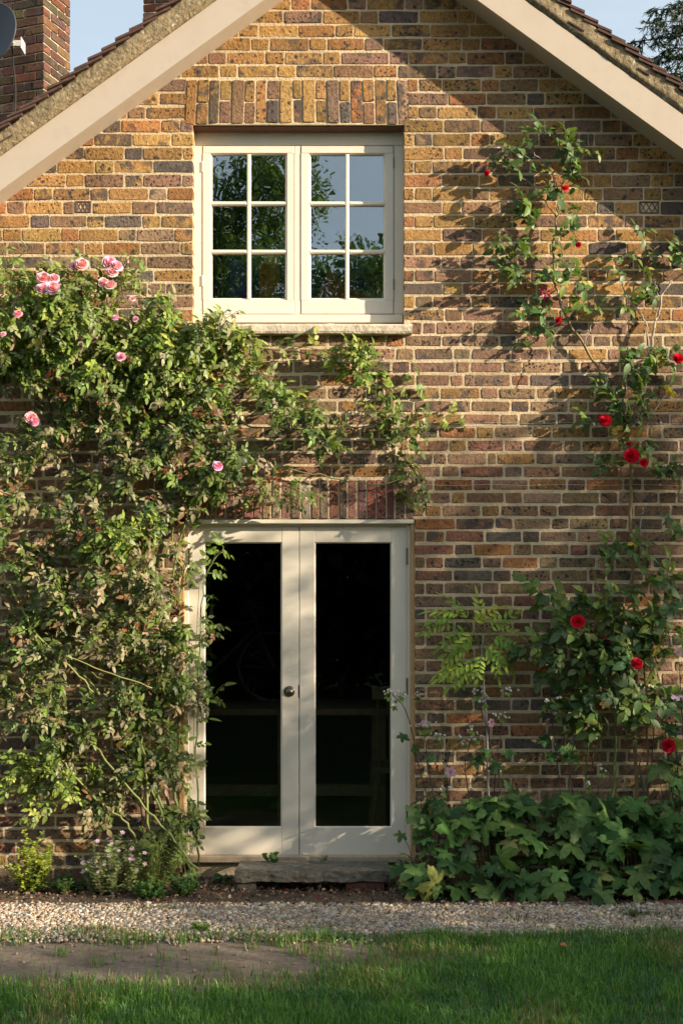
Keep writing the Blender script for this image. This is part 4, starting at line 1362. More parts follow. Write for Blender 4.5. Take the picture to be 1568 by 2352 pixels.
bblobs = [(1275,1370,18,22,.06,.12,3,'red'),(1300,1440,40,30,.06,.2,9,'red'),(1345,1400,40,26,.06,.18,8,'red'),(1400,1400,40,30,.06,.2,10,'red'),(1450,1440,45,34,.06,.2,12,'red'),(1500,1400,30,44,.06,.16,11,'red'),(1505,1350,22,24,.06,.12,5,'red'),
          (1270,1490,30,20,.06,.16,5,'reddeep'),(1320,1500,50,30,.06,.2,12,'reddeep'),(1400,1500,50,34,.06,.22,15,'red'),(1460,1500,40,34,.06,.22,11,'red'),(1510,1490,26,34,.06,.16,6,'red'),(1250,1540,22,18,.06,.12,4,'reddeep'),
          (1310,1570,45,26,.05,.18,11,'reddeep'),(1385,1590,50,30,.06,.2,12,'reddeep'),(1450,1580,40,34,.06,.22,10,'red'),(1490,1600,34,24,.06,.16,7,'red'),(1340,1630,45,26,.05,.14,8,'reddeep'),(1300,1620,30,20,.05,.12,4,'reddeep'),
          (1440,1650,30,30,.06,.18,6,'red'),(1240,1620,16,18,.05,.1,2,'red'),(1230,1480,20,10,.05,.1,2,'red'),(1380,1680,22,20,.05,.12,4,'red'),(1470,1690,20,20,.05,.14,3,'red'),(1320,1700,14,14,.05,.1,2,'red'),(1545,1710,20,24,.08,.2,4,'red')]
for cx, cy, rx, ry, t0, t1, ns, tone in bblobs:
    for i in range(max(1, int(ns*(.72 if cy < 1560 else .5)))):
        a, q = random.uniform(0, 6.283), math.sqrt(random.random())
        shoot(fol, tw, P(cx + rx*q*math.cos(a), cy + ry*q*math.sin(a), random.uniform(t0, t1)), Vector((random.uniform(-1, 1), -.6, random.uniform(-.2, .7))), random.uniform(.06, .11), tone, .038, .6, .95, .002)
fol.build(bush, 290)
o = tw.build('twigs', M['cane'], bush); o['kind'] = 'stuff'
for dx, dy, t, r, f in ((1326,1428,.24,17,(-.1,-1,.4)),(1461,1525,.26,15,(.2,-1,.4)),(1534,1713,.24,17,(0,-1,.3)),(1243,1532,.14,8,(-.3,-1,0)),(1400,1470,.14,8,(0,-1,-.3)),(1388,1462,.15,6,(0,-1,.3)),(1396,1408,.14,5,(0,-.5,1)),(1393,1505,.14,7,(0,-1,0))):
    place_bloom(bush, RED_M[random.randrange(3)], P(dx, dy, t + .05), f, 'flower', (random.uniform(.85, 1.15), 1, 1), r*PX)

# ------------------------------------------------------------------ young wisteria by the doors
wis = empty('wisteria_sapling', P(1118, 2010, 0.10))
tag(wis, 'young wisteria with pale thin stem and bright green feathery leaves', 'sapling')
cane(wis, PP((1122,2010,.1),(1120,1800,.1),(1116,1650,.1),(1108,1530,.1),(1105,1490,.1)), .007, .005, (.36, .33, .29), wob=.003)
cane(wis, PP((1105,1490,.1),(1080,1440,.11),(1050,1410,.1)), .004, .002, GST)
cane(wis, PP((1105,1490,.1),(1125,1455,.12),(1140,1430,.1)), .004, .002, GST)
cane(wis, PP((1108,1530,.1),(1090,1520,.13),(1040,1530,.12)), .003, .002, GST)
WT = [compound(5, 0.19, 0.062, 0.027, 300+i, 1.0, random.uniform(.3, .7), .18) for i in range(4)]
fol = Foliage(WT, M['leaf_soft'])
for dx, dy, ang, t, s_ in ((1060,1415,150,.12,1.0),(1050,1410,190,.11,.9),(1040,1430,200,.10,1.0),(1075,1425,100,.10,.9),(1085,1430,60,.11,.9),(1070,1440,215,.14,1.0),(1085,1450,240,.17,1.0),(1100,1440,80,.10,.9),(1120,1445,40,.11,1.0),(1135,1440,20,.11,.8),(1125,1465,0,.13,1.05),
                           (1115,1475,-25,.15,1.1),(1110,1485,-40,.17,1.0),(1140,1470,-10,.12,.9),(1090,1470,205,.18,1.0),(1075,1490,200,.18,.9),(1095,1520,195,.15,1.1),(1085,1530,210,.16,1.05),(1070,1535,190,.14,1.0),(1100,1535,225,.15,.9),(1060,1520,180,.12,.9),(1105,1500,260,.18,.9),(1115,1500,-60,.17,.85)):
    a = math.radians(ang)
    fol.add(P(dx, dy, t), Vector((math.cos(a), -.35, math.sin(a)*.8)) + rv(.1), Vector((.15, -.8, .5)) + rv(.2), s_*.82, pick([((.36, .44, .07), .6), ((.25, .35, .06), .5)]))
fol.build(wis, 60)

# ------------------------------------------------------------------ anemones: broad leaves at the foot of the wall, tall flower stems
LOBE_T = [lobed(400+i, 1.0) for i in range(6)]
BUD = MB(); BUD.lathe([(0.0002, -1), (.6, -.7), (1, 0), (.7, .7), (.0002, 1)], (0, 0, 0), (0, 0, 1), 7); BUD_M = BUD.mesh('bud', M['petal'], True)
ANE = MB()
for k in range(6):
    th = k * math.pi / 3
    c, s_ = math.cos(th), math.sin(th)
    pt = lambda r, w, z: (c*r - s_*w, s_*r + c*w, z)
    ANE.add([pt(.12, 0, 0), pt(.55, -.34, .12), pt(.95, -.26, .16), pt(1.05, 0, .14), pt(.95, .26, .16), pt(.55, .34, .12)], [(0, 1, 2, 3, 4, 5)], (0.62, 0.40, 0.52, 1))
ANE.lathe([(.0002, .2), (.13, .17), (.18, .08), (.2, 0)], (0, 0, 0), (0, 0, 1), 9, (0.55, 0.34, 0.03, 1))
ANE_M = ANE.mesh('flower', M['petal'])

def anemone(base, label, zone, n, flowers, stalks):
    """zone = list of (cx, cy, rx, ry) in the layout grid"""
    root = empty('anemone_plant', base)
    tag(root, label, 'plant', 'anemones at the foot of the wall')
    fol = Foliage(LOBE_T, M['leaf_soft'])
    st = MB()
    for i in range(n):
        cx, cy, rx, ry = random.choice(zone)
        a, q = random.uniform(0, 6.283), math.sqrt(random.random())
        dx, dy = cx + rx*q*math.cos(a), cy + ry*q*math.sin(a)
        u = (dy - 1800) / 270                         # lower leaves stand further out
        t = 0.12 + 0.42 * min(1, max(0, u)) + random.uniform(-.11, .10)
        t = max(.08, t)
        p = P(dx, dy, t)
        if p.z < 0.05: p.z = 0.05 + random.uniform(0, .04)
        ax = Vector((random.uniform(-1, 1), -0.6, random.uniform(-.9, .2)))
        nr = Vector((random.uniform(-.3, .4), -.6, .7)) + rv(.38)
        col = pick([((.08, .155, .042), .4), ((.13, .22, .06), .35), ((.042, .095, .03), .3), ((.26, .30, .08), .05), ((.22, .15, .07), .015)])
        fol.add(p, ax, nr, random.choice([.06, .08, .1, .12, .14])*random.uniform(.85, 1.12), col)
        foot = Vector((base[0] + (p.x - base[0])*.35, -0.12 - (t - .12)*.4, 0.0))
        mid = foot.lerp(p, .6) + Vector((0, 0, .05))
        st.tube([foot, mid, p], .0022, 4, (.07, .09, .035, 1), False)
    for top, path, leaves, buds, blooms in stalks:
        pts = [P(*q) for q in path]
        cane(root, pts, .0035, .0022, (.075, .045, .04), wob=.002)
        end = pts[-1]
        for dx, dy, t, s_ in leaves:
            for k in range(3):
                a = math.radians(-90 + random.uniform(-80, 80) + 360*k/3)
                fol.add(P(dx, dy, t), Vector((math.cos(a), -.35, math.sin(a)*.55)), Vector((0, -.7, .7)) + rv(.2), s_*random.uniform(.8, 1.1), pick([((.045, .10, .03), .5), ((.06, .13, .035), .5)]))
        for dx, dy, sp, nb in buds:
            c = P(dx, dy, .16)
            for k in range(nb):
                p = c + Vector((random.gauss(0, sp), random.gauss(0, .012), random.gauss(0, sp*.6)))
                st.tube([c + Vector((0, .01, -.04)), c.lerp(p, .5), p], .0009, 3, (.11, .10, .06, 1), False)
                place_bloom(root, BUD_M, p, rv(), 'bud', random.choice([(.62, .62, .55), (.5, .5, .42), (.55, .48, .48)]), random.uniform(.006, .0105))
            fol.add(c + Vector((0, 0, -.03)), Vector((random.uniform(-1, 1), -.4, .1)), Vector((0, -.7, .7)), .028, pick([(FRESH, 1)]))
            fol.add(c + Vector((0, 0, -.03)), Vector((random.uniform(-1, 1), -.4, -.4)), Vector((0, -.7, .7)), .028, pick([(FRESH, 1)]))
        for dx, dy, r, f, cc in blooms:
            p = P(dx, dy, .17)
            place_bloom(root, ANE_M, p, f, 'flower', cc, r*PX)
    fol.build(root, 200)
    o = st.build('leaf_stalks', M['cane'], root, True); o['kind'] = 'stuff'

PK = (1.0, .85, .95)
anemone(P(985, 2012, .15), 'anemone clump right beside the doors with white-budded stems leaning over the pane',
    [(985, 1870, 50, 40), (960, 1930, 55, 40), (1020, 1930, 60, 50), (960, 2000, 60, 30), (1030, 2010, 60, 40), (1040, 1880, 40, 40), (990, 2045, 50, 20), (935, 2010, 28, 24)], 62, 0,
    [(0, ((990,1850,.15),(960,1760,.15),(935,1640,.15),(900,1595,.15)), [(925,1690,.16,.045),(950,1720,.16,.04)], [(892,1590,.022,9),(922,1592,.02,6),(958,1592,.016,6),(905,1612,.01,3)], []),
     (0, ((1000,1850,.15),(985,1770,.15),(975,1690,.15)), [(990,1740,.16,.04)], [(985,1665,.03,8),(1003,1690,.02,6),(968,1668,.01,3)], [(972,1660,6,(0,-1,.5),PK)]),
     (0, ((1015,1850,.15),(1030,1800,.15),(1035,1775,.15)), [], [(1020,1812,.02,4)], [(1035,1773,13,(-.2,-1,.15),PK)])])
anemone(P(1130, 2012, .15), 'anemone clump under the young wisteria with white buds and one pink flower',
    [(1110, 1870, 55, 40), (1120, 1940, 70, 50), (1190, 1880, 60, 45), (1200, 1960, 60, 50), (1120, 2020, 65, 35), (1200, 2030, 60, 35), (1150, 1850, 60, 25)], 70, 0,
    [(0, ((1150,1950,.2),(1150,1820,.17),(1125,1700,.15),(1100,1620,.15)), [(1135,1760,.18,.06),(1120,1730,.16,.05)], [(1095,1590,.024,10),(1110,1610,.02,7)], [(1127,1660,10,(.6,-1,.1),PK)]),
     (0, ((1130,1880,.15),(1140,1750,.15),(1155,1640,.15)), [(1165,1730,.16,.05)], [(1165,1580,.018,7),(1150,1640,.026,10)], []),
     (0, ((1080,1860,.15),(1068,1760,.15),(1080,1700,.15)), [(1095,1750,.16,.05)], [(1065,1700,.025,8),(1095,1690,.025,9),(1085,1670,.012,3)], [])])
anemone(P(1290, 2012, .15), 'broad anemone clump with pale yellowing leaf, below the red rose bush',
    [(1270, 1870, 60, 45), (1350, 1880, 60, 45), (1280, 1950, 70, 50), (1360, 1960, 70, 50), (1280, 2030, 70, 35), (1370, 2040, 60, 35), (1320, 1840, 70, 25)], 76, 0,
    [(0, ((1290,1850,.15),(1275,1720,.15),(1265,1640,.15),(1262,1560,.15)), [(1262,1740,.17,.05),(1290,1720,.17,.05),(1250,1700,.16,.05)], [(1268,1535,.022,10),(1250,1610,.012,5)], []),
     (0, ((1320,1850,.15),(1305,1760,.15),(1290,1660,.15)), [(1310,1740,.17,.055)], [(1285,1605,.012,4),(1280,1640,.012,3)], []),
     (0, ((1375,1880,.2),(1372,1800,.18)), [], [(1380,1765,.016,6),(1350,1800,.016,6)], [])])
anemone(P(1450, 2012, .15), 'anemone clump between the rose bush and its lowest red bloom',
    [(1440, 1880, 60, 45), (1450, 1950, 70, 50), (1450, 2030, 70, 35), (1420, 1850, 50, 30), (1500, 1900, 40, 40), (1500, 1990, 40, 40)], 66, 0,
    [(0, ((1480,1850,.12),(1500,1700,.12),(1478,1560,.12)), [(1470,1480,.14,.045)], [(1520,1650,.016,6)], [])])
anemone(P(1570, 2012, .15), 'anemone clump at the picture edge with lilac open flowers on tall stems',
    [(1560, 1870, 50, 60), (1560, 1950, 50, 50), (1550, 2030, 50, 35), (1540, 1780, 40, 40), (1600, 1900, 40, 80), (1620, 2000, 40, 60)], 60, 0,
    [(0, ((1545,1850,.14),(1530,1700,.14),(1510,1560,.14),(1500,1490,.14)), [(1515,1500,.15,.045)], [(1525,1450,.022,8),(1512,1455,.014,4)], [(1508,1447,9,(.4,-1,.3),PK)]),
     (0, ((1580,1850,.14),(1565,1650,.14),(1558,1520,.14)), [(1550,1600,.15,.05)], [(1540,1480,.02,6)], [(1557,1498,12,(.1,-1,.2),(1.1, 1.15, 1.1))]),
     (0, ((1560,1850,.14),(1552,1700,.14),(1550,1610,.14)), [(1540,1670,.15,.06)], [(1535,1615,.02,7)], [(1552,1595,15,(0,-1,.35),(.95, 1.05, 1.15))])])

# ------------------------------------------------------------------ small plants at the foot of the pink rose
def clump(name, label, cat, base, shoots, leaf, cols, mat, spread, height, every, lscale, sticky=0.4, flowers=None, stemcol=(.12, .15, .05, 1), lean=(0, 0)):
    root = empty(name, base)
    tag(root, label, cat)
    V, F = leaf
    st = MB()
    Ps, Ax, Nr, Sc, Cs = [], [], [], [], []
    tops = []
    for i in range(shoots):
        a = random.uniform(0, 6.283); q = math.sqrt(random.random())
        p = Vector(base) + Vector((math.cos(a)*q*spread*.35, math.sin(a)*q*spread*.25, 0))
        h = height * random.uniform(.55, 1.0) * (1 - .35*q)
        d = Vector((math.cos(a)*q*spread/height*.9 + lean[0], math.sin(a)*q*spread/height*.7 - .1 + lean[1], 1)).normalized()
        pts = [p.copy()]
        m = max(3, int(h/every))
        for k in range(m):
            d = (d + rv(.07)).normalized()
            p = p + d*every
            pts.append(p.copy())
            for r in range(2):
                th = random.uniform(0, 6.283)
                ax = Vector((math.cos(th), math.sin(th), sticky))
                Ps.append(p); Ax.append(ax); Nr.append(Vector((0, -.4, .8)) + rv(.3)); Sc.append(lscale*random.uniform(.7, 1.2)); Cs.append(pick(cols))
        tops.append((p.copy(), d.copy()))
        st.tube(pts[::2] + [pts[-1]], .0015, 4, stemcol, False)
    B = basis(np.array(Ax), np.array(Nr)) * np.array(Sc)[:, None, None]
    v, f, c = scatter(V, F, B, np.array(Ps), np.array(Cs))
    o = obj_from(np_mesh('foliage', v, f, c, mat), 'foliage', root); o['kind'] = 'stuff'
    o = st.build('stems', M['cane'], root); o['kind'] = 'stuff'
    if flowers:
        me, n, r, cc = flowers
        for k in range(n):
            p, d = tops[k % len(tops)]
            place_bloom(root, me, p + d*.01 + rv(.01), d + Vector((0, -.8, .2)), 'flower', cc, r*random.uniform(.8, 1.2))
    return root
SMALL = leaflet(1.0, .6, .2, .2); NARROW = leaflet(1.0, .16, .3, .1); ROUND = leaflet(1.0, .9, .1, .1)
SIMPLE_FL = MB()
for k in range(5):
    th = k * 1.2566
    SIMPLE_FL.add([(0, 0, 0), (math.cos(th-.5)*.8, math.sin(th-.5)*.8, .1), (math.cos(th)*1.05, math.sin(th)*1.05, .12), (math.cos(th+.5)*.8, math.sin(th+.5)*.8, .1)], [(0, 1, 2, 3)], (0.66, 0.50, 0.60, 1))
SFM = SIMPLE_FL.mesh('flower', M['petal'])
b = G(72, 2052)
clump('box_shrub', 'small golden box shrub at the far end of the bed below the pink rose', 'shrub', (b.x, b.y+.04, 0), 44, SMALL, [((.30, .33, .04), .55), ((.22, .27, .04), .35), ((.12, .17, .03), .2)], M['leaf_soft'], .17, .37, .012, .023)
b = G(250, 2058)
clump('soapwort_plant', 'pale-leaved plant with small pale pink flowers in the bed', 'plant', (b.x, b.y+.06, 0), 60, SMALL, [((.22, .26, .10), .5), ((.15, .20, .07), .4), ((.26, .22, .12), .1)], M['leaf_soft'], .24, .36, .022, .03, flowers=(SFM, 34, .013, (1.1, 1.0, 1.1)))
b = G(345, 2050)
clump('feathery_plant', 'feathery yellow-green plant between pale pink flowers and door', 'plant', (b.x, b.y+.12, 0), 34, NARROW, [((.17, .21, .05), .5), ((.12, .17, .05), .5)], M['leaf_soft'], .22, .44, .012, .032, sticky=.8)
b = G(150, 2055)
clump('low_herb', 'low dark green herb beside the golden box shrub', 'plant', (b.x, b.y+.04, 0), 34, SMALL, [((.05, .10, .03), .7), ((.08, .14, .03), .4)], M['leaf_soft'], .15, .16, .014, .022)
b = G(345, 2066)
clump('low_herb', 'bright green low herb on the edging below the feathery plant', 'plant', (b.x, b.y+.03, 0), 40, ROUND, [((.075, .16, .035), .7), ((.10, .18, .04), .4)], M['leaf_soft'], .15, .13, .014, .022)
b = G(420, 2062)
clump('low_herb', 'bushy green herb near the corner of the doorstep', 'plant', (b.x, b.y+.05, 0), 36, ROUND, [((.055, .12, .03), .7), ((.09, .16, .04), .3)], M['leaf_soft'], .12, .17, .014, .02)
b = G(460, 2140)
clump('weed', 'bright green weed at the grass edge of the gravel', 'weed', (b.x, b.y, 0), 12, ROUND, [((.13, .22, .04), 1)], M['leaf_soft'], .06, .06, .012, .02)
b = G(510, 2030)
clump('weed', 'small dark weed between pink rose and doorstep', 'weed', (b.x, b.y, 0), 8, ROUND, [((.05, .10, .035), 1)], M['leaf_soft'], .07, .07, .014, .03)
b = P(626, 1980, .12)
clump('weed', 'little leafy weed growing at the back of the doorstep', 'weed', (b.x, b.y, .112), 5, ROUND, [((.07, .13, .03), 1)], M['leaf_soft'], .05, .05, .014, .034)
b = P(745, 1981, .11)
clump('weed', 'tiny weed at the middle of the doorstep threshold', 'weed', (b.x, b.y, .112), 4, ROUND, [((.10, .15, .04), 1)], M['leaf_soft'], .03, .025, .01, .014)
b = G(1450, 2105)
clump('weed', 'tuft of weeds in the gravel before the anemones', 'weed', (b.x, b.y, 0), 10, SMALL, [((.07, .12, .03), 1)], M['leaf_soft'], .08, .05, .012, .02)

# ------------------------------------------------------------------ stone step
step = empty('stone_step', P(718, 2040, .3))
tag(step, 'weathered grey stone slab step below the double doors', 'step')
def rough_block(x0, x1, y0, y1, z0, z1, nx, ny, nz, amp, seed):
    """box surface broken up with noise"""
    mb = MB()
    def pt(i, j, k):
        x, y, z = x0+(x1-x0)*i/nx, y0+(y1-y0)*j/ny, z0+(z1-z0)*k/nz
        v = Vector((x*9+seed, y*9, z*16))
        n = Vector((mnoise.noise(v), mnoise.noise(v+Vector((7,3,1))), mnoise.noise(v+Vector((1,9,4)))))*amp
        n2 = Vector((mnoise.noise(v*3.1), mnoise.noise(v*3.1+Vector((7,3,1))), mnoise.noise(v*3+Vector((1,9,4)))))*amp*.45
        top = .25 if k == nz else 1.0
        n = n + n2
        return (x + n.x, y + n.y, z + n.z*top)
    idx = {}
    vs, fs = [], []
    def g(i, j, k):
        if (i, j, k) not in idx:
            idx[(i, j, k)] = len(vs); vs.append(pt(i, j, k))
        return idx[(i, j, k)]
    for i in range(nx):
        for k in range(nz):
            fs.append((g(i,0,k), g(i+1,0,k), g(i+1,0,k+1), g(i,0,k+1))); fs.append((g(i,ny,k), g(i,ny,k+1), g(i+1,ny,k+1), g(i+1,ny,k)))
        for j in range(ny):
            fs.append((g(i,j,nz), g(i+1,j,nz), g(i+1,j+1,nz), g(i,j+1,nz))); fs.append((g(i,j,0), g(i,j+1,0), g(i+1,j+1,0), g(i+1,j,0)))
    for j in range(ny):
        for k in range(nz):
            fs.append((g(0,j,k), g(0,j,k+1), g(0,j+1,k+1), g(0,j+1,k))); fs.append((g(nx,j,k), g(nx,j+1,k), g(nx,j+1,k+1), g(nx,j,k+1)))
    mb.add(vs, fs)
    return mb
a, b = P(541, 2001, .36), P(895, 2001, .36)
rough_block(a.x, b.x, -.36, -.10, .056, .116, 70, 12, 8, .010, 2.0).build('slab', M['stone'], step)
a, b = P(545, 2040, .34), P(588, 2040, .34)
rough_block(a.x, b.x, -.335, -.2, -.01, .053, 9, 8, 5, .006, 4.0).build('support_block', M['stone'], step)
a, b = P(793, 2040, .34), P(882, 2040, .34)
s = BrickSet(); s.add(brick_geo(a.x, b.x, -.01, .052, -.34, -.2), (0.17, 0.075, 0.05), (.3, .6, .2)); s.build('support_brick', step)
a, b = P(600, 2040, .25), P(640, 2040, .25)
rough_block(a.x, b.x, -.24, -.12, -.01, .053, 9, 8, 5, .006, 7.0).build('support_block', M['stone'], step)

# ------------------------------------------------------------------ brick edging between bed and gravel
edging = empty('brick_edging', (0, -.62, 0))
tag(edging, 'line of thin terracotta edging bricks between flower bed and gravel', 'edging')
x = -2.6
while x < 2.6:
    w = random.uniform(.2, .23)
    yo = random.uniform(-.012, .012)
    s = BrickSet()
    v, f = brick_geo(x, x + w - .006, -.05, .008 + random.uniform(-.012, .008), -.64 + yo, -.60 + yo)
    n3 = len(v) // 3
    f = f + [tuple(reversed(range(n3)))]
    s.add((v, f), random.choice([(.26, .11, .07), (.22, .10, .07), (.18, .10, .075)]), (random.random(), .3, .1))
    s.build('brick', edging)
    x += w

# ------------------------------------------------------------------ gravel, litter, grass
def layout_of(x, y):
    d = CAM_D + y
    return 784 + x / (PX * d / CAM_D), 1375 + CAM_H / (PX * d / CAM_D)

tv = np.array([(-1,-1,-1),(1,-1,-1),(1,1,-1),(-1,1,-1),(-1,-1,1),(1,-1,1),(1,1,1),(-1,1,1)], dtype=float) * 0.5
tf = np.array([(0,2,1),(0,3,2),(4,5,6),(4,6,7),(0,1,5),(0,5,4),(1,2,6),(1,6,5),(2,3,7),(2,7,6),(3,0,4),(3,4,7)])
parts = []
NG = 40000
for var in range(8):
    tvv = tv + rng.uniform(-.22, .22, tv.shape)
    n = NG // 8
    x = rng.uniform(-2.6, 2.6, n); y = np.where(rng.random(n) < .95, rng.uniform(-1.20, -.62, n), -1.2 - np.abs(rng.normal(0, .05, n)))
    sz = np.clip(rng.lognormal(math.log(.0098), .34, n), .005, .026)
    th = rng.uniform(0, 6.283, (n, 3))
    Ms = np.array([np.array(Matrix.Rotation(a, 3, 'X') @ Matrix.Rotation(b, 3, 'Y') @ Matrix.Rotation(c, 3, 'Z')) for a, b, c in th])
    Ms = Ms * sz[:, None, None]
    Ms[:, 2, :] *= .75
    pal = np.array([(.50,.40,.29),(.42,.31,.21),(.56,.49,.40),(.36,.27,.19),(.30,.27,.25),(.48,.33,.20),(.62,.57,.49),(.22,.19,.17)])
    cols = pal[rng.choice(8, n, p=[.22,.17,.2,.12,.08,.1,.07,.04])] * rng.uniform(.7, 1.15, (n, 1))
    O = np.stack([x, y, rng.uniform(-.004, .007, n) - np.where(y < -1.2, .006, 0)], 1)
    parts.append(scatter(tvv, tf, Ms, O, cols))
# stray stones on earth and bed
n = 420
Ms = np.array([np.array(Matrix.Rotation(a, 3, 'X') @ Matrix.Rotation(b, 3, 'Z')) for a, b in rng.uniform(0, 6.283, (n, 2))]) * rng.uniform(.004, .012, n)[:, None, None]
O = np.stack([rng.uniform(-2.4, 2.4, n), np.where(rng.random(n) < .6, rng.uniform(-1.75, -1.2, n), rng.uniform(-.62, -.2, n)), rng.uniform(.0, .006, n)], 1)
O[:, 2] += np.where(O[:, 1] < -1.2, -.012, .004)
parts.append(scatter(tv, tf, Ms, O, np.array([(.32, .26, .19)]) * rng.uniform(.5, 1.1, (n, 1))))
V, F, C = join_np(parts)
o = obj_from(np_mesh('gravel', V, F, C, M['gravel']), 'gravel')
tag(o, 'pale flint gravel in a strip along the flower bed', 'gravel', kind='stuff')

n = 5200
lv, lt = leaflet(1.0, .7, .3, .3)
x = rng.uniform(-2.5, 2.5, n); y = -np.abs(rng.normal(.34, .17, n)); y = np.clip(y, -.66, -.03)
ax = rng.normal(0, 1, (n, 3)); ax[:, 2] *= .35
nr = rng.normal(0, .5, (n, 3)) + np.array([0, 0, 1.0])
B = basis(ax, nr) * rng.uniform(.008, .026, n)[:, None, None]
pal = np.array([(.16,.10,.06),(.24,.16,.10),(.10,.065,.04),(.30,.22,.15),(.07,.05,.035),(.20,.09,.05)])
cols = pal[rng.integers(0, 6, n)] * rng.uniform(.7, 1.2, (n, 1))
red = rng.random(n) < .012
cols[red] = (.32, .02, .05)
V, F, C = scatter(lv, lt, B, np.stack([x, y, rng.uniform(.006, .022, n)], 1), cols)
o = obj_from(np_mesh('leaf_litter', V, F, C, M['litter']), 'leaf_litter')
tag(o, 'dry brown leaf litter and fallen petals on the bed', 'litter', kind='stuff')

# grass: tapering blades, thinner over the trodden earth
def bare(x, y):
    """0 where the earth is bare, 1 in full turf; wear patches with shapes of their own"""
    dx, dy = layout_of(x, y)
    w = mnoise.noise(Vector((x*1.7, y*2.5, 1.5)))*.5 + mnoise.noise(Vector((x*6, y*8, 4.5)))*.5
    edge0 = 2165 + w*22
    edge1 = 2245 + w*42 - max(0, dx - 500)*.13
    right = 720 + w*220
    if dy < 2146 + w*26: return 0.0
    turf = 1.0
    if edge0 < dy < edge1 and dx < right: turf = .01 if mnoise.noise(Vector((x*7, y*9, 21))) < .42 else .4
    elif dx < right + 420 and dy < edge1 + 40 and dy > edge0: turf = .45 + w
    elif dx < 700 and dy <= edge0: turf = .55 + w*.6
    return max(0.0, min(1.0, turf))
gx, gy, gh, gc = [], [], [], []
NB = 95000
xs = rng.uniform(-2.45, 2.45, NB); ys = rng.uniform(-3.1, -1.12, NB)
for x, y in zip(xs, ys):
    k = bare(x, y)
    if random.random() > k: continue
    clum = mnoise.noise(Vector((x*3, y*3, 8))) 
    cl2 = mnoise.noise(Vector((x*11, y*11, 2)))
    gx.append(x); gy.append(y)
    gh.append(random.uniform(.028, .07) * (1 + .55*clum + .3*cl2) * (.6 + .4*k))
    dry = mnoise.noise(Vector((x*2.3, y*2.3, 12))) + random.uniform(-.35, .35)
    if dry > .52 or (k < .9 and random.random() < .3): c = (.26, .23, .10)
    elif cl2 + random.uniform(-.4, .4) > .3: c = (.135, .26, .05)
    elif clum < -.1: c = (.08, .185, .055)
    else: c = (.115, .235, .05)
    gc.append(c)
# stray blades in gravel
for i in range(1500):
    cx, cy = random.choice([(-1.9, -1.0), (-1.85, -1.0), (-.95, -.72), (-.1, -1.1), (1.55, -.85), (1.75, -.9), (.9, -.95), (-1.2, -1.12), (-.45, -1.13)])
    gx.append(cx + random.gauss(0, .09)); gy.append(cy + random.gauss(0, .025)); gh.append(random.uniform(.012, .035)); gc.append((.08, .12, .035))
n = len(gx)
gx, gy, gh, gc = map(np.array, (gx, gy, gh, gc))
th = rng.uniform(0, 6.283, n)
ln = rng.uniform(.1, .9, n) * gh
wdt = rng.uniform(.0013, .0028, n)
ca, sa = np.cos(th), np.sin(th)
fx, fy = ca * ln, sa * ln
px_, py_ = -np.sin(th + rng.normal(0, .8, n)), np.cos(th + rng.normal(0, .8, n))
base = np.stack([gx, gy, np.full(n, -.015)], 1)
side = np.stack([px_ * wdt, py_ * wdt, np.zeros(n)], 1)
midp = base + np.stack([fx*.35, fy*.35, gh*.62 + .012], 1)
tip = base + np.stack([fx, fy, gh + .012 - ln*.25], 1)
V = np.stack([base - side, base + side, midp - side*.85, midp + side*.85, tip], 1).reshape(-1, 3)
F = (np.array([(0,1,3),(0,3,2),(2,3,4)])[None] + (np.arange(n)*5)[:, None, None]).reshape(-1, 3)
C = np.repeat(gc * rng.uniform(.75, 1.25, (n, 1)), 5, axis=0)
o = obj_from(np_mesh('grass', V, F, C, M['grass']), 'grass')
tag(o, 'short green lawn grass worn thin around the trodden earth', 'grass', kind='stuff')

def fallen(label, dx, dy, col, s):
    p = G(dx, dy)
    V, F = leaflet(1.0, .75, .3, .5)
    o = obj_from(np_mesh('fallen_leaf', V*s, F, np.tile(np.array([col]), (len(V), 1)), M['litter']), 'fallen_leaf')
    o.location = (p.x, p.y, .035); o.rotation_euler = (.35, .2, random.uniform(0, 6))
    tag(o, label, 'leaf')
fallen('orange-brown dead leaf lying on the lawn below the anemones', 1283, 2188, (.42, .16, .07), .045)

# ------------------------------------------------------------------ training wires on the wall
for y, x0, x1, lab in ((826, 880, 1568, 'thin training wire across the wall just below the sill level'), (972, 980, 1568, 'thin training wire across the wall level with the upper red bloom'), (1114, 960, 1568, 'thin training wire across the wall just above the doors')):
    wire = empty('training_wire', P(x0, y, .02)); tag(wire, lab, 'wire', 'training wires for the roses')
    mb = MB(); mb.tube([P(x0 + (x1 + 60 - x0)*k/8, y + (1.5 if k % 2 else -1.5), .018) for k in range(9)], .0013, 4); mb.build('strand', M['galv'], wire)
    for k in range(3):
        q = P(x0 + (x1 - x0)*k/2.2, y, .0)
        mb = MB(); mb.tube([q + Vector((0, .02, 0)), q + Vector((0, -.02, 0))], .003, 6); mb.lathe([(.0005, 0), (.006, 0), (.006, .004), (.0005, .004)], q + Vector((0, -.018, 0)), (0, -1, 0), 8); mb.build('wall_eye', M['galv'], wire)

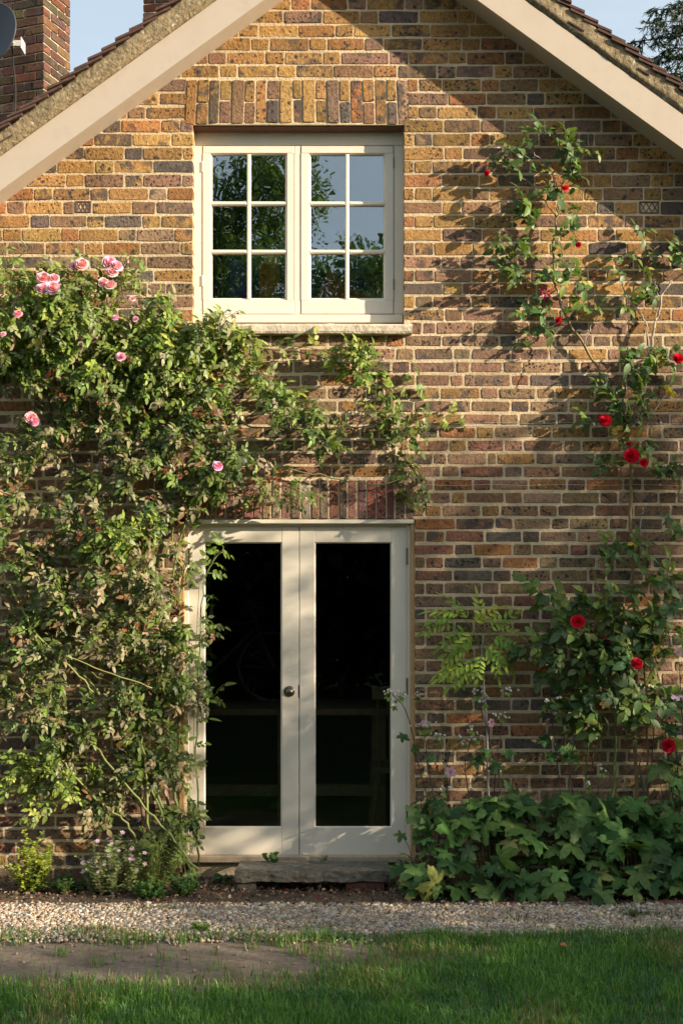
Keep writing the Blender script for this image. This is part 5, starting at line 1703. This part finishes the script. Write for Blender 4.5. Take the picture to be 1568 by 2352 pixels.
# ------------------------------------------------------------------ satellite dish on the chimney
dish = empty('satellite_dish', P(40, 110, -2.9))
tag(dish, 'dark grey satellite dish bracketed to the chimney', 'satellite dish')
c = P(-12, 84, -2.62)
axis = Vector((-.45, -1, .12)).normalized()
prof = [(0.0005, 0.0)] + [(.235*i/10, .045*(i/10)**2) for i in range(1, 11)] + [(.243, .046), (.243, .038)] + [(.235*i/10, .045*(i/10)**2 - .008) for i in range(10, 0, -1)] + [(.0005, -.008)]
mb = MB(); mb.lathe(prof, c, axis, 40); mb.build('reflector', M['dish'], dish, True)
mb = MB(); mb.lathe([(.2435, .036), (.249, .040), (.249, .047), (.2425, .049)], c, axis, 40); mb.build('rim', M['dish'], dish, True)
q = P(52, 110, -2.82)
mb = MB()
mb.box((q.x - .05, q.y - .10, q.z - .028), (q.x + .012, q.y - .092, q.z + .018)); mb.box((q.x + .012, q.y - .10, q.z - .045), (q.x + .018, q.y + .02, q.z + .045))
mb.box((q.x - .012, q.y + .02, q.z - .045), (q.x + .018, q.y + .026, q.z + .045))
mb2 = MB(); mb2.tube([q + Vector((-.12, -.1, 0)), q + Vector((-.04, -.096, -.004))], .012, 8); mb2.build('arm', M['galv'], dish)
mb.build('bracket', M['galv'], dish)
mb = MB(); mb.tube(spline([q + Vector((-.06, -.08, -.03)), q + Vector((-.075, .0, -.12)), q + Vector((-.07, .06, -.3)), q + Vector((-.08, .06, -.6)), q + Vector((-.085, .06, -1.0))], 6), .007, 6); mb.build('cable', M['cable'], dish)
q2 = c + axis*.3 + Vector((-.05, 0, -.1))
mb = MB(); mb.tube([c + Vector((0, 0, -.22)), q2 + Vector((0, 0, -.05)), q2], .01, 6); mb.lathe([(.0005, 0), (.03, 0), (.03, .07), (.0005, .07)], q2, -axis, 12); mb.build('feed_arm', M['galv'], dish)

# ------------------------------------------------------------------ things inside, seen through the glass
table = empty('wooden_table', P(600, 1900, -1.1) * 1.0)
table.location = (-.35, 1.3, .07)
tag(table, 'plain brown wooden table dimly seen through the door glass', 'table')
mb = MB(); mb.box((-1.3, .95, .84), (.35, 1.75, .88)); mb.build('table_top', M['wood_dark'], table)
for lx, ly in ((-1.2, 1.02), (-.42, 1.02), (.2, 1.02), (-1.2, 1.65), (.2, 1.65)):
    mb = MB(); mb.box((lx, ly, .07), (lx + .09, ly + .09, .84)); mb.build('leg', M['wood_dark'], table)
mb = MB(); mb.box((-1.1, 1.04, .30), (.2, 1.10, .37)); mb.build('stretcher', M['wood_dark'], table)
chair = empty('wooden_chair', (.42, .9, .07))
tag(chair, 'spindle-back wooden chair dimly seen behind one door pane', 'chair')
mb = MB(); mb.box((.2, .68, .50), (.62, 1.08, .535)); mb.build('seat', M['wood_dark'], chair)
for lx, ly, ox, oy in ((.24, .72, -.06, -.05), (.58, .72, .06, -.05), (.24, 1.04, -.06, .06), (.58, 1.04, .06, .06)):
    mb = MB(); mb.tube([(lx, ly, .5), (lx + ox, ly + oy, .07)], [.019, .014], 8); mb.build('leg', M['wood_dark'], chair)
for k in range(6):
    mb = MB(); xx = .24 + k*.068; mb.tube([(xx, .7, .53), (xx + (k - 2.5)*.006, .63, .98)], .009, 6); mb.build('spindle', M['wood_dark'], chair)
mb = MB(); mb.box((.19, .61, .97), (.63, .645, 1.05)); mb.build('top_rail', M['wood_dark'], chair)
bike = empty('bicycle', (-.85, 1.35, .88))
tag(bike, 'white bicycle frame and wheel dimly seen standing on the table', 'bicycle')
def ring(c, r, rr, nm, mt):
    mb = MB(); mb.tube([Vector(c) + Vector((math.cos(a)*r, 0.1*math.cos(a)*r, math.sin(a)*r)) for a in np.linspace(0, 6.283, 33)], rr, 6, None, False); return mb.build(nm, mt, bike)
for wx in (-1.25, -.47):
    ring((wx, 1.4, 1.13), .235, .012, 'wheel', M['dimmed_enamel'])
    mb = MB()
    for a in np.linspace(0, 6.283, 13)[:-1]:
        mb.tube([(wx, 1.4, 1.13), (wx + math.cos(a)*.23, 1.4 + .1*math.cos(a)*.23, 1.13 + math.sin(a)*.23)], .0018, 3, None, False)
    mb.build('spoke_set', M['dimmed_enamel'], bike)
mb = MB()
for a, b in (((-1.25, 1.4, 1.13), (-0.90, 1.4, 1.10)), ((-0.90, 1.4, 1.10), (-1.00, 1.4, 1.42)), ((-1.00, 1.4, 1.40), (-0.61, 1.4, 1.44)), ((-0.90, 1.4, 1.10), (-0.60, 1.4, 1.38)), ((-1.25, 1.4, 1.13), (-0.99, 1.4, 1.38)), ((-0.47, 1.4, 1.13), (-0.62, 1.4, 1.52)), ((-0.70, 1.3, 1.53), (-0.55, 1.5, 1.53))):
    mb.tube([a, b], .014, 8)
mb.build('frame', M['dimmed_enamel'], bike)

paint = empty('painting', (-.1, .3, 2.75))
tag(paint, 'colourful orange and green abstract painting inside the upper room', 'painting')
mb = MB(); mb.box((-.70, .30, 2.76), (.18, .33, 3.70)); mb.build('canvas', simple_mat('painted_canvas', (.05, .06, .14), (.03, .12, .07), 6, .6, .1), paint)
for k, (poly, cc) in enumerate((([(-.50, 2.9), (-.38, 2.9), (-.37, 3.62), (-.41, 3.69), (-.49, 3.60)], (.95, .36, .05)), ([(-.35, 2.85), (-.19, 2.85), (-.18, 3.55), (-.26, 3.63), (-.34, 3.52)], (.75, .12, .05)),
                                ([(-.52, 2.8), (-.30, 2.8), (-.36, 3.45), (-.45, 3.36)], (.06, .40, .12)), ([(-.18, 3.35), (.02, 3.30), (.04, 3.48), (-.08, 3.56)], (.85, .22, .06)), ([(-.17, 2.85), (.16, 2.85), (.16, 3.42), (.05, 3.46)], (.45, .07, .05)), ([(-.68, 2.85), (-.58, 2.85), (-.56, 3.6), (-.66, 3.64)], (.10, .12, .45)))):
    mb = MB(); mb.prism(poly, .2985 - .0012*k, .2999); mb.build('colour_patch', simple_mat('patch_paint', tuple(.8*q for q in cc), cc, 25, .6, .1), paint)
mb = MB()
mb.add([(-.72, .29, 3.72), (.20, .29, 3.72), (.20, .29, 2.752), (-.72, .29, 2.752), (-.70, .29, 3.701), (.18, .29, 3.701), (.18, .29, 2.759), (-.70, .29, 2.759),
        (-.72, .34, 3.72), (.20, .34, 3.72), (.20, .34, 2.752), (-.72, .34, 2.752), (-.70, .34, 3.701), (.18, .34, 3.701), (.18, .34, 2.759), (-.70, .34, 2.759)],
       [(0, 4, 5, 1), (1, 5, 6, 2), (2, 6, 7, 3), (3, 7, 4, 0), (0, 1, 9, 8), (1, 2, 10, 9), (2, 3, 11, 10), (3, 0, 8, 11), (4, 12, 13, 5), (5, 13, 14, 6), (6, 14, 15, 7), (7, 15, 12, 4)])
mb.build('frame', M['wood_dark'], paint)

# ------------------------------------------------------------------ trees and hedge out of frame: they shade the garden and show in the panes
QUAD = (np.array([(0, 0, 0), (-.34, .5, .1), (.34, .5, .1), (0, 1, -.05), (0, .5, 0)], dtype=float), np.array([(0, 4, 1), (0, 2, 4), (1, 4, 3), (4, 2, 3)]))
def tree(name, label, cat, base, blobs_, n, leafs, cols, height, trunk=.12, group=None, limbs=True):
    root = empty(name, base)
    tag(root, label, cat, group)
    base = Vector(base)
    mb = MB()
    top = base + Vector((0, 0, height))
    path = [base + Vector((0, 0, -.1)), base.lerp(top, .3) + rv(.08), base.lerp(top, .6) + rv(.12), top]
    mb.tube(spline(path, 4), [trunk*(1 - .8*i/12) for i in range(13)], 8)
    if limbs:
        for cx, cy, cz, rx, ry, rz, w in blobs_:
            a = base.lerp(top, random.uniform(.3, .75)); e_ = Vector((cx, cy, cz))
            mb.tube(spline([a, a.lerp(e_, .5) + Vector((0, 0, .1)) + rv(.1), e_], 4), [trunk*.4*(1 - .85*i/8) for i in range(9)], 6)
    mb.build('trunk', M['bark'], root, True)
    ws = np.array([b_[6] for b_ in blobs_], dtype=float); ws /= ws.sum()
    ids = rng.choice(len(blobs_), n, p=ws)
    bb = np.array([b_[:6] for b_ in blobs_])[ids]
    d = rng.normal(0, 1, (n, 3)); d /= np.linalg.norm(d, axis=1, keepdims=True)
    r = rng.random(n) ** .45
    # sprays: leaves gather round twig points
    O = bb[:, :3] + d * r[:, None] * bb[:, 3:6]
    K = max(1, n // 14)
    seeds_ = O[:K]; O = seeds_[rng.integers(0, K, n)] + rng.normal(0, leafs*1.35, (n, 3)) * np.array([1, 1, .7])
    ax = rng.normal(0, 1, (n, 3)); ax[:, 2] -= .35
    nr = rng.normal(0, .6, (n, 3)) + np.array([0, 0, .9])
    B = basis(ax, nr) * (leafs * rng.uniform(.7, 1.3, n))[:, None, None]
    cc = np.array(cols)[rng.integers(0, len(cols), n)] * rng.uniform(.7, 1.25, (n, 1))
    V, F, C = scatter(QUAD[0], QUAD[1], B, O, cc)
    o = obj_from(np_mesh('crown', V, F, C, M['leaf_soft']), 'crown', root)
    return root
TG = [(.05, .09, .025), (.07, .12, .03), (.04, .07, .02)]
# to the right: shrubs whose tops throw the dappled shade
def hedge_blobs(y0, y1, ztop, n):
    out = []
    for i in range(n):
        y = y0 + (y1 - y0) * (i + .5) / n
        out.append((6.2 + random.uniform(-.1, .3), y, ztop/2 + random.uniform(-.1, .1), .7, abs(y1-y0)/n*.95, ztop/2 + random.uniform(-.2, .25), 1))
    return out
tree('shrub', 'dense tall evergreen shrub beside the house, out of the picture', 'shrub', (6.3, -1.6, 0), hedge_blobs(-.3, -2.3, 2.85, 3), 24000, .06, TG, 2.2, .08)
tree('shrub', 'dense tall evergreen shrub along the garden side, out of the picture', 'shrub', (6.3, -3.0, 0), hedge_blobs(-2.2, -3.7, 3.3, 3), 17000, .06, TG, 2.2, .08)
tree('shrub', 'lower evergreen shrub along the garden side, out of the picture', 'shrub', (6.3, -4.6, 0), hedge_blobs(-3.7, -4.8, 2.55, 2), 9500, .06, TG, 1.8, .08)
tree('shrub', 'dense tall evergreen shrub farther along the garden side, out of the picture', 'shrub', (6.4, -7.0, 0), hedge_blobs(-4.7, -9.2, 3.5, 6), 46000, .06, TG, 2.6, .08)
tree('shrub', 'great evergreen shrub added unseen at the far garden side to shade the lawn', 'shrub', (6.8, -12.5, 0), hedge_blobs(-9.2, -17, 5.2, 7), 30000, .2, TG, 4, .1)  # added out of view so the lawn mirrored in the doors stays dark
tree('garden_tree', 'thin-crowned young tree above the garden side shrubs, out of the picture', 'tree', (6.6, -2.2, 0),
     [(6.4, -1.2, 3.5, .5, .8, .65, 1), (6.5, -2.1, 3.7, .5, .8, .7, 1), (6.4, -2.9, 3.5, .5, .7, .6, .6), (6.5, -1.7, 4.4, .4, .9, .4, .5), (6.5, -2.6, 4.3, .4, .6, .4, .2)], 9500, .065, TG, 4.3, .06)
# opposite the house: mirrored in the upper window and the door panes
tree('garden_tree', 'broad leafy tree opposite the house, mirrored in the upper window', 'tree', (-3.4, -16, 0),
     [(-3.4, -16, 6.4, 2.2, 2.0, 2.0, 1), (-1.6, -15.5, 7.2, 1.6, 1.6, 1.5, .8), (-4.8, -16.5, 5.6, 2.2, 2, 1.8, .8), (-2.4, -16, 8.3, 1.1, 1.1, 1.0, .35), (-2.6, -16, 4.2, 2.2, 1.8, 1.6, .8), (-1.2, -15.5, 9.2, 1.0, 1.0, 1.0, .3), (-3.2, -15.5, 9.2, 1.6, 1, .8, .3)], 60000, .09, [(.09, .15, .04), (.13, .20, .05)], 8, .22)
tree('garden_tree', 'lower rounded tree opposite the house, mirrored in the window panes', 'tree', (1.6, -15.5, 0),
     [(1.0, -15.5, 6.2, 2.0, 1.8, 1.7, 1), (2.9, -15.5, 5.6, 1.8, 1.8, 1.7, .9), (0.2, -15.5, 4.4, 2.2, 1.8, 1.8, .8), (2.6, -15.5, 3.8, 2.0, 1.8, 1.7, .7), (.6, -15.5, 7.6, 1.0, 1, .7, .3)], 52000, .09, [(.08, .14, .04), (.12, .19, .05)], 6, .2)
tree('garden_tree', 'dark spreading tree behind the viewer at the garden corner', 'tree', (6.2, -15, 0),
     [(6, -15, 4.6, 2.2, 2, 2.2, 1), (7.6, -15, 5.4, 1.8, 2, 1.8, .8)], 12000, .2, TG, 6, .2)
tree('hedge', 'long dark hedge across the garden behind the viewer', 'hedge', (0, -13.2, 0),
     [(-8 + 1.6*i, -13.2 - .7*(i % 2), 1.6, 1.5, .7, 1.75, 1) for i in range(11)], 60000, .19, [(.03, .055, .018), (.04, .07, .02)], 1.2, .08, None, False)

# ------------------------------------------------------------------ conifer beyond the roof
con = empty('conifer_tree', (11.2, 13.0, 0))
tag(con, 'dark conifer branch tips against the sky above the roof edge', 'tree')
mb = MB(); mb.tube([(11.2, 13, 0), (11.15, 13, 6), (11.2, 13, 14)], [.28, .2, .04], 10); mb.build('trunk', M['bark'], con, True)
sprays, tips = [], []
NV = np.array([(-.08, 0, 0), (.08, 0, 0), (.06, .7, 0), (-.06, .7, 0), (0, 1, 0)], dtype=float); NF = np.array([(0, 1, 2), (0, 2, 3), (3, 2, 4)])
Ps, Ax, Nr, Sc = [], [], [], []
mb = MB()
def conbranch(tip, start):
    path = spline([start, start.lerp(tip, .5) + Vector((0, 0, .35)), tip], 10)
    mb.tube(path, [.05*(1 - i/len(path)) + .006 for i in range(len(path))], 5)
    for i in range(4, len(path)):
        u = i / len(path)
        for k in range(8):
            p = path[i] + rv(.03)
            d = Vector((random.choice([-1, 1])*random.uniform(.1, .8) - .3, random.uniform(-.9, .9), random.uniform(-.9, .15)))
            L = random.uniform(.14, .42) * (1.15 - .5*u)
            q = p + d.normalized()*L + Vector((0, 0, -.1*L))
            mb.tube([p, q], .004, 3, None, False)
            for j in range(int(L/.009)):
                s_ = p.lerp(q, random.random())
                Ps.append(s_); Ax.append((q - p).normalized() + rv(.55) + Vector((0, 0, -.25))); Nr.append(rv() + Vector((0, 0, 1))); Sc.append(random.uniform(.06, .12))
for tx, ty in ((1508, 22), (1500, 50), (1448, 96), (1490, 135), (1530, 112), (1522, 172), (1545, 190), (1570, 60), (1590, 150), (1560, 8)):
    tip = P(tx, ty, -13.0 + random.uniform(-.6, .6))
    conbranch(tip, Vector((11.2, 13, tip.z - .4)))
for i in range(26):
    a = random.uniform(0, 6.283); z = random.uniform(3, 13)
    tip = Vector((11.2 + math.cos(a)*(14 - z)*.22, 13 + math.sin(a)*(14-z)*.22, z))
    conbranch(tip, Vector((11.2, 13, z + .2)))
mb.build('branches', M['bark'], con)['kind'] = 'stuff'
B = basis(np.array(Ax), np.array(Nr)) * np.array(Sc)[:, None, None]
V, F, C = scatter(NV, NF, B, np.array(Ps), np.array([(.025, .045, .022)]) * rng.uniform(.6, 1.4, (len(Ps), 1)))
obj_from(np_mesh('needles', V, F, C, M['needle']), 'needles', con)['kind'] = 'stuff'
